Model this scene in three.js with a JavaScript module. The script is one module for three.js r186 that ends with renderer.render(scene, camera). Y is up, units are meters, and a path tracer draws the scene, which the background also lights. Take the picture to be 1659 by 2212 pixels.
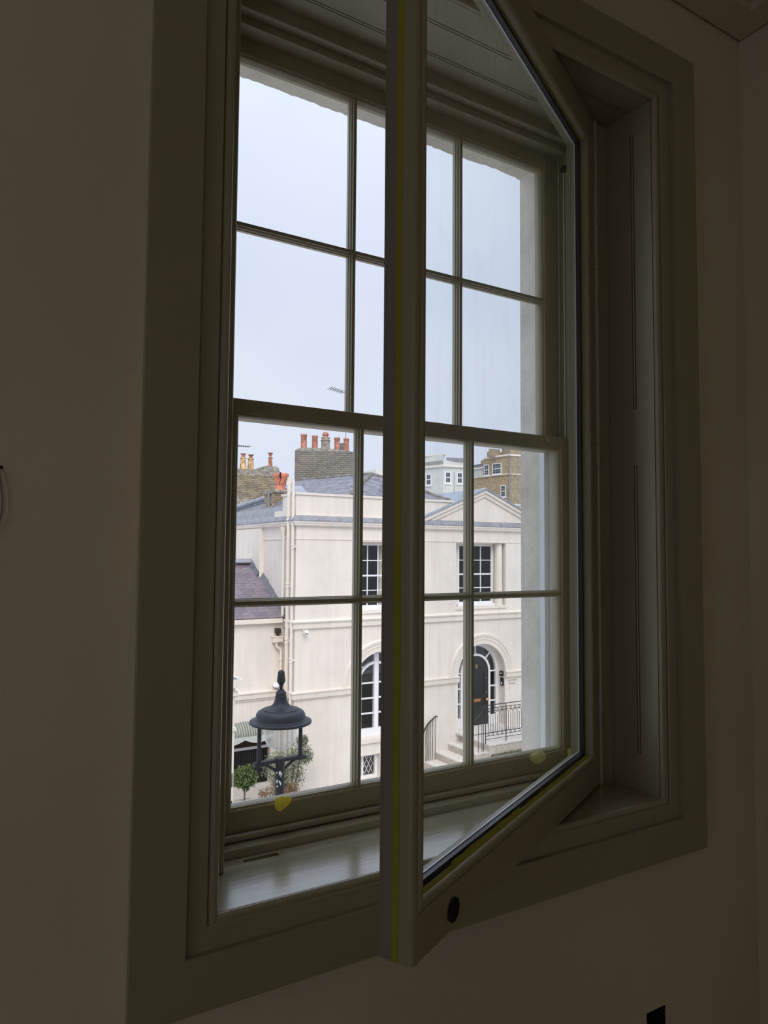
import * as THREE from 'three';
import { mergeGeometries, toCreasedNormals } from 'three/addons/utils/BufferGeometryUtils.js';
import { FontLoader } from 'three/addons/loaders/FontLoader.js';
import { TextGeometry } from 'three/addons/geometries/TextGeometry.js';

// ---------------------------------------------------------------- camera, sky, light, exposure
const scene = new THREE.Scene();
const EYE = new THREE.Vector3(-0.3577, -0.0930, 1.1059);
const camera = new THREE.PerspectiveCamera(71.374, 1659 / 2212, 0.05, 600);
camera.position.copy(EYE);
camera.quaternion.setFromRotationMatrix(new THREE.Matrix4().makeBasis(
  new THREE.Vector3(0.85807, 0.00766, 0.51347),
  new THREE.Vector3(-0.03596, 0.99833, 0.04519),
  new THREE.Vector3(-0.51227, -0.05724, 0.85692)));
const renderer = new THREE.WebGLRenderer({ antialias: true });
renderer.toneMapping = THREE.LinearToneMapping;
renderer.toneMappingExposure = 1.0;
renderer.shadowMap.enabled = true;

// seeded random and tiling noise
function rng(seed) { let s = seed >>> 0; return () => { s = (s + 0x6D2B79F5) >>> 0; let t = s; t = Math.imul(t ^ (t >>> 15), t | 1); t ^= t + Math.imul(t ^ (t >>> 7), t | 61); return ((t ^ (t >>> 14)) >>> 0) / 4294967296; }; }
function hash2(x, y, s) { let h = Math.imul(x, 374761393) + Math.imul(y, 668265263) + Math.imul(s, 1274126177); h = Math.imul(h ^ (h >>> 13), 1274126177); return ((h ^ (h >>> 16)) >>> 0) / 4294967296; }
function vnoise(u, v, nx, ny, s) {
  const x = u * nx, y = v * ny, xi = Math.floor(x), yi = Math.floor(y), fx = x - xi, fy = y - yi;
  const sx = fx * fx * (3 - 2 * fx), sy = fy * fy * (3 - 2 * fy), m = (a, n) => ((a % n) + n) % n;
  const a = hash2(m(xi, nx), m(yi, ny), s), b = hash2(m(xi + 1, nx), m(yi, ny), s), c = hash2(m(xi, nx), m(yi + 1, ny), s), d = hash2(m(xi + 1, nx), m(yi + 1, ny), s);
  return a + (b - a) * sx + (c - a) * sy + (a - b - c + d) * sx * sy;
}
function fbm(u, v, nx, ny, s, oct = 4, gain = 0.5) { let t = 0, a = 1, w = 0; for (let i = 0; i < oct; i++) { t += a * vnoise(u, v, nx << i, ny << i, s + i * 17); w += a; a *= gain; } return t / w; }
const clamp = (x, a = 0, b = 1) => Math.min(b, Math.max(a, x));
function dataTex(w, h, fn, { srgb = false, repeat = [1, 1], alpha = false } = {}) {
  const d = new Uint8Array(w * h * 4);
  for (let j = 0; j < h; j++) for (let i = 0; i < w; i++) {
    const c = fn(i / w, j / h), k = (j * w + i) * 4;
    if (typeof c === 'number') { d[k] = d[k + 1] = d[k + 2] = clamp(c) * 255; d[k + 3] = 255; } else { d[k] = clamp(c[0]) * 255; d[k + 1] = clamp(c[1]) * 255; d[k + 2] = clamp(c[2]) * 255; d[k + 3] = alpha ? clamp(c[3]) * 255 : 255; }
  }
  const t = new THREE.DataTexture(d, w, h, THREE.RGBAFormat);
  t.wrapS = t.wrapT = THREE.RepeatWrapping; t.magFilter = THREE.LinearFilter; t.minFilter = THREE.LinearFilter; t.repeat.set(...repeat);
  if (srgb) t.colorSpace = THREE.SRGBColorSpace;
  t.needsUpdate = true; return t;
}
// overcast sky: one soft layer of cloud all round
{
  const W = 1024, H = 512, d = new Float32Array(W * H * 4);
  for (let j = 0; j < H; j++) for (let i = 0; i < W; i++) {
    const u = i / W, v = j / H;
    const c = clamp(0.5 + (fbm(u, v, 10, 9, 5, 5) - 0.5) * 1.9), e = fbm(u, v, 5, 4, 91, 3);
    const t = clamp(0.65 * c + 0.45 * e - 0.05), k = (j * W + i) * 4, el = Math.max(0, Math.sin((v - 0.5) * Math.PI)), z = 0.93 + 1.9 * el ** 4; // zenith, out of view, made much brighter to light the sill and room
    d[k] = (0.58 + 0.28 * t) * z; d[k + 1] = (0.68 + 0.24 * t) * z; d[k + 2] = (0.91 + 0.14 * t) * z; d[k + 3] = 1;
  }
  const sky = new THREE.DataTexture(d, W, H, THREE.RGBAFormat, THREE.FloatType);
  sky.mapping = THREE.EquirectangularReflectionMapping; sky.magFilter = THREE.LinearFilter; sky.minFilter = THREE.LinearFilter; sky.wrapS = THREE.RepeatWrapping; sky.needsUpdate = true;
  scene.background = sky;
}
// the sun behind the cloud layer, high over the roofs behind the camera: broad and weak
const sun = new THREE.DirectionalLight(0xfff5ea, 2.0);
sun.position.set(-9, 34, 19); sun.target.position.set(6, -3, -18); sun.castShadow = true; sun.shadow.radius = 70; sun.shadow.mapSize.set(2048, 2048);
Object.assign(sun.shadow.camera, { left: -40, right: 40, top: 40, bottom: -40, near: 1, far: 140 });
scene.add(sun, sun.target);

// ---------------------------------------------------------------- helpers
const used = {};
function numbered(name) { const n = used[name] || 0; used[name] = n + 1; return n ? `${name}_${String(n).padStart(3, '0')}` : name; }
function uvBox(g) {
  if (g.index) g = g.toNonIndexed();
  const p = g.attributes.position, uv = new Float32Array(p.count * 2), a = new THREE.Vector3(), b = new THREE.Vector3(), c = new THREE.Vector3();
  for (let i = 0; i < p.count; i += 3) {
    a.fromBufferAttribute(p, i); b.fromBufferAttribute(p, i + 1); c.fromBufferAttribute(p, i + 2);
    const n = b.clone().sub(a).cross(c.clone().sub(a)), ax = Math.abs(n.x), ay = Math.abs(n.y), az = Math.abs(n.z);
    [a, b, c].forEach((q, k) => { const w = ay >= ax && ay >= az ? [q.x, q.z] : az >= ax ? [q.x, q.y] : [q.z, q.y]; uv[(i + k) * 2] = w[0]; uv[(i + k) * 2 + 1] = w[1]; });
  }
  g.setAttribute('uv', new THREE.BufferAttribute(uv, 2)); return g;
}
function mesh(name, geo, mat, parent = scene) {
  if (Array.isArray(geo)) geo = mergeGeometries(geo.map((g) => { const h = g.index ? g.toNonIndexed() : g; for (const k of Object.keys(h.attributes)) if (!['position', 'normal', 'uv'].includes(k)) h.deleteAttribute(k); if (!h.attributes.normal) h.computeVertexNormals(); return uvBox(h); }));
  else if (!geo.userData.keepUV) geo = uvBox(geo);
  if (!geo.attributes.normal) geo.computeVertexNormals();
  const m = new THREE.Mesh(geo, mat); m.name = parent === scene ? numbered(name) : name; m.castShadow = m.receiveShadow = true; parent.add(m); return m;
}
function group(name, parent = scene, pos = [0, 0, 0]) { const g = new THREE.Group(); g.name = parent === scene ? numbered(name) : name; g.position.set(...pos); parent.add(g); return g; }
function tag(o, label, category, extra = {}) { Object.assign(o.userData, { label, category }, extra); return o; }
function struct(o, label, category) { return tag(o, label, category, { kind: 'structure' }); }
// axis-aligned box between two corners
function bx(x0, x1, y0, y1, z0, z1) { return new THREE.BoxGeometry(x1 - x0, y1 - y0, z1 - z0).translate((x0 + x1) / 2, (y0 + y1) / 2, (z0 + z1) / 2); }
// box with chamfered long edges
function cbx(x0, x1, y0, y1, z0, z1, c = 0.002) {
  const w = x1 - x0, h = y1 - y0, d = z1 - z0; c = Math.min(c, w / 3, h / 3, d / 3);
  const s = new THREE.Shape(); s.moveTo(x0 + c, y0 + c); s.lineTo(x1 - c, y0 + c); s.lineTo(x1 - c, y1 - c); s.lineTo(x0 + c, y1 - c); s.closePath();
  return new THREE.ExtrudeGeometry(s, { depth: d - 2 * c, bevelEnabled: true, bevelSize: c, bevelThickness: c, bevelSegments: 1 }).translate(0, 0, z0 + c);
}
function poly(pts, z0, z1, holes = [], bevel = 0) {
  const s = new THREE.Shape(pts.map((p) => new THREE.Vector2(...p)));
  for (const h of holes) s.holes.push(h instanceof THREE.Path ? h : new THREE.Path(h.map((p) => new THREE.Vector2(...p))));
  return new THREE.ExtrudeGeometry(s, { depth: z1 - z0 - 2 * bevel, bevelEnabled: bevel > 0, bevelSize: bevel, bevelOffset: -bevel, bevelThickness: bevel, bevelSegments: 1, curveSegments: 28 }).translate(0, 0, z0 + bevel);
}
const sheet = (x0, x1, y0, y1, z) => new THREE.PlaneGeometry(x1 - x0, y1 - y0).translate((x0 + x1) / 2, (y0 + y1) / 2, z);
const rect = (x0, x1, y0, y1) => [[x0, y0], [x1, y0], [x1, y1], [x0, y1]];
// sweep of a profile [offset, height] along a 2D path with mitred corners; place(a, b, height) gives the 3D point
function sweep(path, prof, place, { closed = false, crease = 0.5, capped = true } = {}) {
  const n = path.length, rings = [];
  for (let i = 0; i < n; i++) {
    const p = path[i], a = closed || i > 0 ? path[(i - 1 + n) % n] : null, b = closed || i < n - 1 ? path[(i + 1) % n] : null;
    const dir = (q, r) => { const l = Math.hypot(r[0] - q[0], r[1] - q[1]); return [(r[0] - q[0]) / l, (r[1] - q[1]) / l]; };
    const d0 = a ? dir(a, p) : dir(p, b), d1 = b ? dir(p, b) : d0, n0 = [-d0[1], d0[0]], n1 = [-d1[1], d1[0]];
    let mx = n0[0] + n1[0], my = n0[1] + n1[1]; const k = mx * n0[0] + my * n0[1]; mx /= k; my /= k;
    rings.push(prof.map(([o, h]) => place(p[0] + mx * o, p[1] + my * o, h)));
  }
  const pos = [], tri = (a, b, c) => pos.push(...a, ...b, ...c), m = prof.length;
  for (let i = 0; i < (closed ? n : n - 1); i++) { const r = rings[i], s = rings[(i + 1) % n]; for (let j = 0; j < m; j++) { const k = (j + 1) % m; tri(r[j], s[j], s[k]); tri(r[j], s[k], r[k]); } }
  if (!closed && capped) for (const [r, f] of [[rings[0], 1], [rings[n - 1], 0]]) for (const t of THREE.ShapeUtils.triangulateShape(prof.map((q) => new THREE.Vector2(...q)), [])) f ? tri(r[t[0]], r[t[1]], r[t[2]]) : tri(r[t[2]], r[t[1]], r[t[0]]);
  let g = new THREE.BufferGeometry(); g.setAttribute('position', new THREE.Float32BufferAttribute(pos, 3)); g.computeVertexNormals();
  return crease ? toCreasedNormals(g, crease) : g;
}
const XY = (a, b, h) => [a, b, h];          // path in the wall plane, height towards the room
const XZ = (a, b, h) => [a, h, b];          // path in plan, height upwards
const circle = (r, n = 10, cx = 0, cy = 0) => Array.from({ length: n }, (_, i) => [cx + r * Math.cos(i / n * 2 * Math.PI), cy + r * Math.sin(i / n * 2 * Math.PI)]);
function tube(pts, r, seg = 24, rad = 8, closed = false) { return new THREE.TubeGeometry(new THREE.CatmullRomCurve3(pts.map((p) => new THREE.Vector3(...p)), closed), seg, r, rad, closed); }
function rod(a, b, r, n = 8) { const A = new THREE.Vector3(...a), B = new THREE.Vector3(...b), d = B.clone().sub(A), g = new THREE.CylinderGeometry(r, r, d.length(), n); g.applyQuaternion(new THREE.Quaternion().setFromUnitVectors(new THREE.Vector3(0, 1, 0), d.normalize())); return g.translate((A.x + B.x) / 2, (A.y + B.y) / 2, (A.z + B.z) / 2); }
function quads(list) { const pos = []; for (const [a, b, c, d] of list) { pos.push(...a, ...b, ...c); if (d) pos.push(...a, ...c, ...d); } const g = new THREE.BufferGeometry(); g.setAttribute('position', new THREE.Float32BufferAttribute(pos, 3)); g.computeVertexNormals(); return g; }
function slab(a, b, c, d, t) { // flat quad with thickness t along its normal
  const A = [a, b, c, d].map((p) => new THREE.Vector3(...p)), n = A[1].clone().sub(A[0]).cross(A[3].clone().sub(A[0])).normalize().multiplyScalar(t), B = A.map((p) => p.clone().sub(n)), q = (...v) => v.map((w) => w.toArray());
  return quads([q(...A), q(B[3], B[2], B[1], B[0]), q(A[1], A[0], B[0], B[1]), q(A[2], A[1], B[1], B[2]), q(A[3], A[2], B[2], B[3]), q(A[0], A[3], B[3], B[0])]);
}
function ringSector(cx, cy, r0, r1, a0, a1, z0, z1, n = 16) { const o = []; for (let i = 0; i <= n; i++) { const a = a0 + (a1 - a0) * i / n; o.push([cx + r1 * Math.cos(a), cy + r1 * Math.sin(a)]); } for (let i = n; i >= 0; i--) { const a = a0 + (a1 - a0) * i / n; o.push([cx + r0 * Math.cos(a), cy + r0 * Math.sin(a)]); } return poly(o, z0, z1); }
function archPath(cx, half, spring, bottom) { const p = [[cx - half, bottom], [cx + half, bottom]]; for (let i = 0; i <= 28; i++) { const a = Math.PI * i / 28; p.push([cx + half * Math.cos(a), spring + half * Math.sin(a)]); } return p; }

// ---------------------------------------------------------------- materials
const lin = (r, g, b) => new THREE.Color().setRGB(r, g, b);
const tPlaster = dataTex(512, 512, (u, v) => 0.5 + (fbm(u, v, 48, 48, 3, 4, 0.7) - 0.5) * 0.9, { repeat: [2, 2] });
const tWallTone = dataTex(512, 512, (u, v) => { const n = 0.90 + 0.14 * fbm(u, v, 3, 3, 8, 5); return [n, n, n]; }, { srgb: true, repeat: [0.6, 0.6] });
const tBrush = dataTex(512, 512, (u, v) => 0.5 + (fbm(u, v, 4, 90, 21, 3, 0.6) - 0.5) * 0.7 + (fbm(u, v, 40, 40, 4, 3) - 0.5) * 0.25, { repeat: [1.6, 1.6] });
const tSillTone = dataTex(512, 512, (u, v) => { const n = 0.93 + 0.10 * fbm(u, v, 2, 26, 31, 4, 0.6) + 0.05 * (fbm(u, v, 14, 14, 77, 3) - 0.5); return [n, n, n * 0.985]; }, { srgb: true, repeat: [0.9, 0.9] });
const tRender = dataTex(512, 512, (u, v) => 0.5 + (fbm(u, v, 30, 30, 51, 5, 0.62) - 0.5) * 1.3, { repeat: [3.2, 3.2] });
const tRenderTone = dataTex(512, 512, (u, v) => { const n = 0.84 + 0.2 * fbm(u, v, 6, 6, 62, 5, 0.6); return [n, n * (0.99 + 0.02 * fbm(u, v, 5, 5, 9, 2)), n]; }, { srgb: true, repeat: [2, 2] });
const tStucco = dataTex(1024, 1024, (u, v) => {
  const n = fbm(u, v, 5, 5, 71, 5, 0.55), w = fbm(u, v, 40, 3, 72, 3, 0.6), chip = vnoise(u, v, 60, 60, 76) > 0.975 ? 0.03 : 0;
  const spot = vnoise(u, v, 160, 160, 74) > 0.985 ? 0.14 : 0, k = 0.93 + 0.09 * (n - 0.5) + 0.05 * (w - 0.5) - chip - spot;
  return [k, k * 0.995, k * 0.985];
}, { srgb: true, repeat: [0.22, 0.22] });
const tStuccoBump = dataTex(512, 512, (u, v) => 0.5 + (fbm(u, v, 22, 22, 75, 5) - 0.5), { repeat: [0.7, 0.7] });
const tSlate = dataTex(512, 512, (u, v) => { const n = 0.74 + 0.34 * fbm(u, v, 9, 9, 81, 5, 0.6) + (vnoise(u, v, 90, 90, 82) > 0.93 ? 0.12 : 0); return [n, n * 0.985, n * 1.0]; }, { srgb: true, repeat: [0.8, 0.8] });
const tSlateRows = dataTex(1024, 1024, (u, v) => { // far roof: courses too fine to tell the slates apart
  const rows = 34, r = Math.floor(v * rows), f = v * rows - r, cols = 20, x = u * cols + (r % 2) * 0.5, c = Math.floor(x), g = x - c;
  let k = 0.75 + 0.3 * hash2(c % cols, r, 5) + 0.12 * (fbm(u, v, 8, 8, 6, 4) - 0.5); if (f < 0.16) k *= 0.62; if (g < 0.05) k *= 0.8; return [k, k, k * 1.02];
}, { srgb: true, repeat: [0.27, 0.27] });
const tBrick = dataTex(1024, 1024, (u, v) => { // far brickwork, a few pixels a brick
  const rows = 40, cols = 13, r = Math.floor(v * rows), f = v * rows - r, x = u * cols + (r % 2) * 0.5, c = Math.floor(x), g = x - c, h = hash2(c % cols, r, 3);
  const m = f < 0.16 || g < 0.05, k = m ? 0.86 : 0.66 + 0.26 * h + 0.2 * (fbm(u, v, 10, 10, 4, 4) - 0.5); return m ? [k, k * 0.97, k * 0.92] : [k, k * (0.93 + 0.05 * hash2(c % cols, r, 9)), k * 0.82];
}, { srgb: true, repeat: [1 / 3, 1 / 3] });
const tLichen = dataTex(512, 512, (u, v) => { const n = fbm(u, v, 12, 12, 101, 5, 0.65), s = vnoise(u, v, 110, 110, 102); const k = 0.74 + 0.75 * (n - 0.4) + (s > 0.9 ? 0.22 : 0) - (s < 0.10 ? 0.22 : 0); return [k, k, k * 0.98]; }, { srgb: true, repeat: [0.7, 0.7] });
const tRough = dataTex(256, 256, (u, v) => fbm(u, v, 16, 16, 111, 5, 0.65), { repeat: [1.5, 1.5] });
const tLeaf = dataTex(128, 128, (u, v) => { const k = 0.75 + 0.35 * fbm(u, v, 6, 6, 121, 3); return [k, k, k]; }, { srgb: true });
const DS = THREE.DoubleSide;
const std = (c, roughness, o = {}) => new THREE.MeshStandardMaterial({ color: c, roughness, metalness: 0, side: DS, ...o });
const PAINT = lin(0.365, 0.325, 0.195);
const M = {
  wall: std(lin(0.80, 0.70, 0.505), 0.9, { map: tWallTone, bumpMap: tPlaster, bumpScale: 0.0006 }),
  ceiling: std(lin(0.70, 0.61, 0.45), 0.92, { bumpMap: tPlaster, bumpScale: 0.0005 }),
  floor: std(lin(0.27, 0.175, 0.095), 0.6, { map: tWallTone }),
  paint: new THREE.MeshPhysicalMaterial({ color: PAINT, roughness: 0.4, ior: 1.75, side: DS, bumpMap: tBrush, bumpScale: 0.00035 }),
  sill: new THREE.MeshPhysicalMaterial({ color: PAINT, roughness: 0.25, ior: 2.3, clearcoat: 1, clearcoatRoughness: 0.18, side: DS, map: tSillTone, bumpMap: tBrush, bumpScale: 0.0004 }),
  primer: std(lin(0.28, 0.24, 0.205), 0.8, { bumpMap: tPlaster, bumpScale: 0.0002 }),
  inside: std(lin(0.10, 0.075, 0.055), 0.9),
  wood: std(lin(0.26, 0.18, 0.11), 0.9, { bumpMap: tBrush, bumpScale: 0.001 }),
  tape: new THREE.MeshPhysicalMaterial({ color: lin(0.42, 0.375, 0.03), roughness: 0.45, side: DS, transmission: 0.15, thickness: 0 }),
  wad: new THREE.MeshPhysicalMaterial({ color: lin(0.93, 0.85, 0.17), roughness: 0.95, side: DS, transmission: 0.5, thickness: 0, clearcoat: 0.8, clearcoatRoughness: 0.25 }),
  wadPale: new THREE.MeshPhysicalMaterial({ color: lin(0.84, 0.78, 0.40), roughness: 0.95, side: DS, transmission: 0.5, thickness: 0, clearcoat: 0.7, clearcoatRoughness: 0.3 }),
  spacer: std(lin(0.012, 0.018, 0.035), 0.35),
  alloy: std(lin(0.72, 0.74, 0.76), 0.35, { metalness: 0.3 }),
  hinge: std(lin(0.62, 0.56, 0.50), 0.5, { metalness: 0.2 }),
  dark: std(lin(0.012, 0.012, 0.012), 0.6),
  black: std(lin(0.006, 0.006, 0.007), 0.85),
  steel: std(lin(0.55, 0.55, 0.54), 0.3, { metalness: 1 }),
  cableWhite: std(lin(0.72, 0.72, 0.69), 0.5),
  pane: new THREE.MeshPhysicalMaterial({ color: lin(0.992, 0.996, 0.995), roughness: 0.0, transmission: 1, thickness: 0, ior: 1.5, side: DS }),
  paneTint: new THREE.MeshPhysicalMaterial({ color: lin(0.99, 1.0, 1.0), roughness: 0.0, transmission: 1, specularIntensity: 0.5, thickness: 0, ior: 1.5, side: DS }),
  whitePaint: std(lin(0.90, 0.91, 0.90), 0.5),
  render: std(lin(0.92, 0.87, 0.77), 0.95, { map: tRenderTone, bumpMap: tRender, bumpScale: 0.0013 }),
  stucco: std(lin(0.90, 0.835, 0.765), 0.9, { map: tStucco, bumpMap: tStuccoBump, bumpScale: 0.004 }),
  stuccoTrim: std(lin(0.90, 0.83, 0.75), 0.85, { map: tStucco }),
  houseWhite: std(lin(0.82, 0.82, 0.84), 0.5),
  leadDark: std(lin(0.19, 0.20, 0.225), 0.75, { map: tSlate }),
  lead: std(lin(0.31, 0.325, 0.345), 0.7, { map: tSlate, bumpMap: tRough, bumpScale: 0.01 }),
  leadBlue: std(lin(0.36, 0.405, 0.46), 0.65, { map: tSlate }),
  roofSlate: std(lin(0.27, 0.265, 0.29), 0.75, { map: tSlateRows }),
  roofRidge: std(lin(0.30, 0.285, 0.27), 0.9, { map: tLichen }),
  slates: [lin(0.20, 0.175, 0.20), lin(0.225, 0.20, 0.215), lin(0.185, 0.165, 0.185), lin(0.25, 0.215, 0.235), lin(0.205, 0.185, 0.215)].map((c) => std(c, 0.7, { map: tSlate, bumpMap: tRough, bumpScale: 0.006 })),
  bricks: [lin(0.58, 0.48, 0.34), lin(0.50, 0.42, 0.31), lin(0.44, 0.38, 0.30), lin(0.63, 0.53, 0.38), lin(0.38, 0.34, 0.28)].map((c) => std(c, 0.95, { map: tLichen })),
  greyBricks: [lin(0.40, 0.375, 0.34), lin(0.45, 0.42, 0.38), lin(0.36, 0.34, 0.315), lin(0.49, 0.44, 0.36), lin(0.42, 0.395, 0.365)].map((c) => std(c, 0.95, { map: tLichen })),
  mortar: std(lin(0.42, 0.40, 0.36), 0.95, { map: tLichen }),
  mortarPale: std(lin(0.60, 0.55, 0.46), 0.95, { map: tLichen }),
  brickFar: std(lin(0.66, 0.555, 0.46), 0.95, { map: tBrick }),
  brickFarGrey: std(lin(0.54, 0.49, 0.45), 0.95, { map: tBrick }),
  greyRender: std(lin(0.72, 0.735, 0.71), 0.9, { map: tStucco }),
  cement: std(lin(0.50, 0.47, 0.42), 0.95, { map: tLichen, bumpMap: tRough, bumpScale: 0.02 }),
  terracotta: std(lin(0.66, 0.29, 0.215), 0.85, { map: tLichen }),
  terracottaBright: std(lin(0.90, 0.32, 0.22), 0.8, { map: tLichen }),
  buff: std(lin(0.92, 0.64, 0.36), 0.85, { map: tLichen }),
  stonePot: std(lin(0.55, 0.50, 0.42), 0.9, { map: tLichen }),
  iron: std(lin(0.022, 0.023, 0.026), 0.5),
  lampBlack: std(lin(0.010, 0.012, 0.018), 0.48, { bumpMap: tRough, bumpScale: 0.0006 }),
  bowl: new THREE.MeshPhysicalMaterial({ color: lin(0.95, 0.95, 0.94), roughness: 0.3, transmission: 0.78, thickness: 0, ior: 1.5, side: DS }),
  doorBlack: new THREE.MeshPhysicalMaterial({ color: lin(0.008, 0.009, 0.010), roughness: 0.3, clearcoat: 0.4, clearcoatRoughness: 0.08, side: DS }),
  copper: std(lin(0.80, 0.36, 0.16), 0.3, { metalness: 1 }),
  brass: std(lin(0.78, 0.58, 0.22), 0.35, { metalness: 0.9 }),
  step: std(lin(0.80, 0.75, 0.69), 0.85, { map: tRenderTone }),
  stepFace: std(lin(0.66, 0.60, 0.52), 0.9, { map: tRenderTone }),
  ground: std(lin(0.66, 0.64, 0.60), 0.95, { map: tRenderTone }),
  road: std(lin(0.36, 0.355, 0.35), 0.95, { map: tRenderTone }),
  soil: std(lin(0.09, 0.08, 0.065), 1),
  leaf: std(lin(0.13, 0.19, 0.07), 0.6, { map: tLeaf }),
  leafPale: std(lin(0.24, 0.28, 0.20), 0.65, { map: tLeaf }),
  leafRed: std(lin(0.22, 0.15, 0.09), 0.7, { map: tLeaf }),
  bark: std(lin(0.20, 0.155, 0.115), 0.95),
  curtain: std(lin(0.78, 0.76, 0.66), 0.95),
  plateText: std(lin(0.36, 0.33, 0.30), 0.7),
};

// ---------------------------------------------------------------- room shell
const SILL = -0.6686, WX0 = -2.9, WX1 = 1.486, CEIL = 1.352, FLOOR = -1.72, BACK = 3.6, WZ = -0.045;
{
  const w = group('wall_front');
  struct(w, 'taupe plastered wall around the olive window surround', 'wall');
  mesh('plaster', poly(rect(WX0 - 0.2, WX1 + 0.2, FLOOR - 0.2, 2.0), -0.20, WZ, [rect(-0.03, 1.13, -0.70, 1.075), rect(1.047, 1.113, -1.262, -1.150)]), M.wall, w);
  mesh('masonry', poly(rect(-6, 9, -7.1, 6), -0.440, -0.3655, [rect(0.055, 1.030, -0.70, 1.030)]), M.render, w);
  mesh('inner_masonry', poly(rect(-6, 9, -7.1, 6), -0.3655, -0.20, [rect(0.005, 1.085, -0.725, 1.060), rect(1.047, 1.113, -1.262, -1.150)]), M.render, w);
  const jag = rng(7), ragged = [[0.03, -0.362], [1.032, -0.362]];
  for (let i = 0; i <= 90; i++) { const x = 1.032 - i / 90 * 1.0; ragged.push([x, -0.4435 + (jag() - 0.5) * 0.005 + (vnoise(i / 90, 0, 9, 1, 3) - 0.5) * 0.010]); }
  mesh('window_head_render', poly(ragged.map(([x, z]) => [x, -z]), 0, 0.022).rotateX(-Math.PI / 2).translate(0, 1.010, 0), M.render, w);
  mesh('window_jamb_render', bx(1.026, 1.040, -0.70, 1.012, -0.4440, -0.362), M.render, w);
  mesh('outer_sill', poly([[0.36, -0.715], [0.49, -0.735], [0.49, -0.79], [0.36, -0.79]], 0, 1.0).rotateY(Math.PI / 2).translate(0.04, 0, 0), M.render, w);
  mesh('socket_recess', [bx(1.047, 1.113, -1.262, -1.150, -0.26, -0.255)], M.black, w);

  const l = group('wall_left'); struct(l, 'taupe side wall with an added window opening, out of view', 'wall');
  mesh('plaster', poly([[-0.2, FLOOR - 0.2], [BACK + 0.2, FLOOR - 0.2], [BACK + 0.2, 1.6], [-0.2, 1.6]], 0, 0.25, [rect(1.25, 2.25, -1.4, 1.0)]).rotateY(-Math.PI / 2).translate(WX0, 0, 0), M.wall, l);
  const w2 = group('window_2'); struct(w2, 'unseen window added in the left wall to light the room', 'window');  // added opening out of view, sized to let sky light in from the left
  for (const z of [1.25, 1.72, 2.19]) mesh('stile', bx(WX0 - 0.2, WX0 - 0.14, -1.4, 1.0, z, z + 0.06), M.houseWhite, w2);
  for (const y of [-1.4, 0.94]) mesh('rail', bx(WX0 - 0.2, WX0 - 0.14, y, y + 0.06, 1.31, 2.19), M.houseWhite, w2);
  for (const z of [1.31, 1.78]) mesh('pane', new THREE.PlaneGeometry(0.41, 2.28).rotateY(Math.PI / 2).translate(WX0 - 0.17, -0.2, z + 0.205), M.pane, w2);
  struct(mesh('wall_right', bx(WX1, WX1 + 0.2, FLOOR - 0.2, 1.6, WZ - 0.155, BACK + 0.2), M.wall), 'dark taupe side wall beyond the window corner', 'wall');
  const k = group('wall_back'); struct(k, 'taupe wall behind the camera with an added glazed opening', 'wall');
  mesh('plaster', poly(rect(WX0 - 0.25, WX1 + 0.2, FLOOR - 0.2, 1.6), BACK, BACK + 0.2, [rect(-2.75, -1.65, -1.45, 0.85)]), M.wall, k);
  const w3 = group('window_3'); struct(w3, 'unseen window added behind the camera to light the room', 'window');  // second unseen opening, added to raise the light on the window wall
  for (const x of [-2.75, -2.23, -1.71]) mesh('stile', bx(x, x + 0.06, -1.45, 0.85, BACK + 0.1, BACK + 0.16), M.houseWhite, w3);
  for (const y of [-1.45, 0.79]) mesh('rail', bx(-2.69, -1.71, y, y + 0.06, BACK + 0.1, BACK + 0.16), M.houseWhite, w3);
  for (const x of [-2.69, -2.17]) mesh('pane', sheet(x, x + 0.46, -1.39, 0.79, BACK + 0.132), M.pane, w3);
  struct(mesh('floor', bx(WX0 - 0.25, WX1 + 0.2, FLOOR - 0.2, FLOOR, WZ - 0.155, BACK + 0.2), M.floor), 'dark brown boarded floor of the room', 'floor');
  const c = group('ceiling'); struct(c, 'plain plaster ceiling with a stepped recess near the corner', 'ceiling');
  const flat = (pts, hole, y0, y1) => poly(pts.map(([x, z]) => [x, -z]), 0, y1 - y0, hole ? [hole.map(([x, z]) => [x, -z])] : []).rotateX(-Math.PI / 2).translate(0, y0, 0);
  mesh('border', flat(rect(WX0 + 0.007, WX1 - 0.007, WZ + 0.007, BACK - 0.007), rect(WX0 + 0.09, WX1 - 0.085, WZ + 0.088, BACK - 0.09), CEIL, CEIL + 0.022), M.ceiling, c);
  mesh('step', flat(rect(WX0 - 0.25, WX1 + 0.2, WZ - 0.155, BACK + 0.2), rect(WX0 + 0.12, WX1 - 0.115, WZ + 0.118, BACK - 0.12), CEIL + 0.022, CEIL + 0.05), M.ceiling, c);
  mesh('field', bx(WX0 - 0.25, WX1 + 0.2, CEIL + 0.05, CEIL + 0.25, WZ - 0.155, BACK + 0.2), M.ceiling, c);
}

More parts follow.
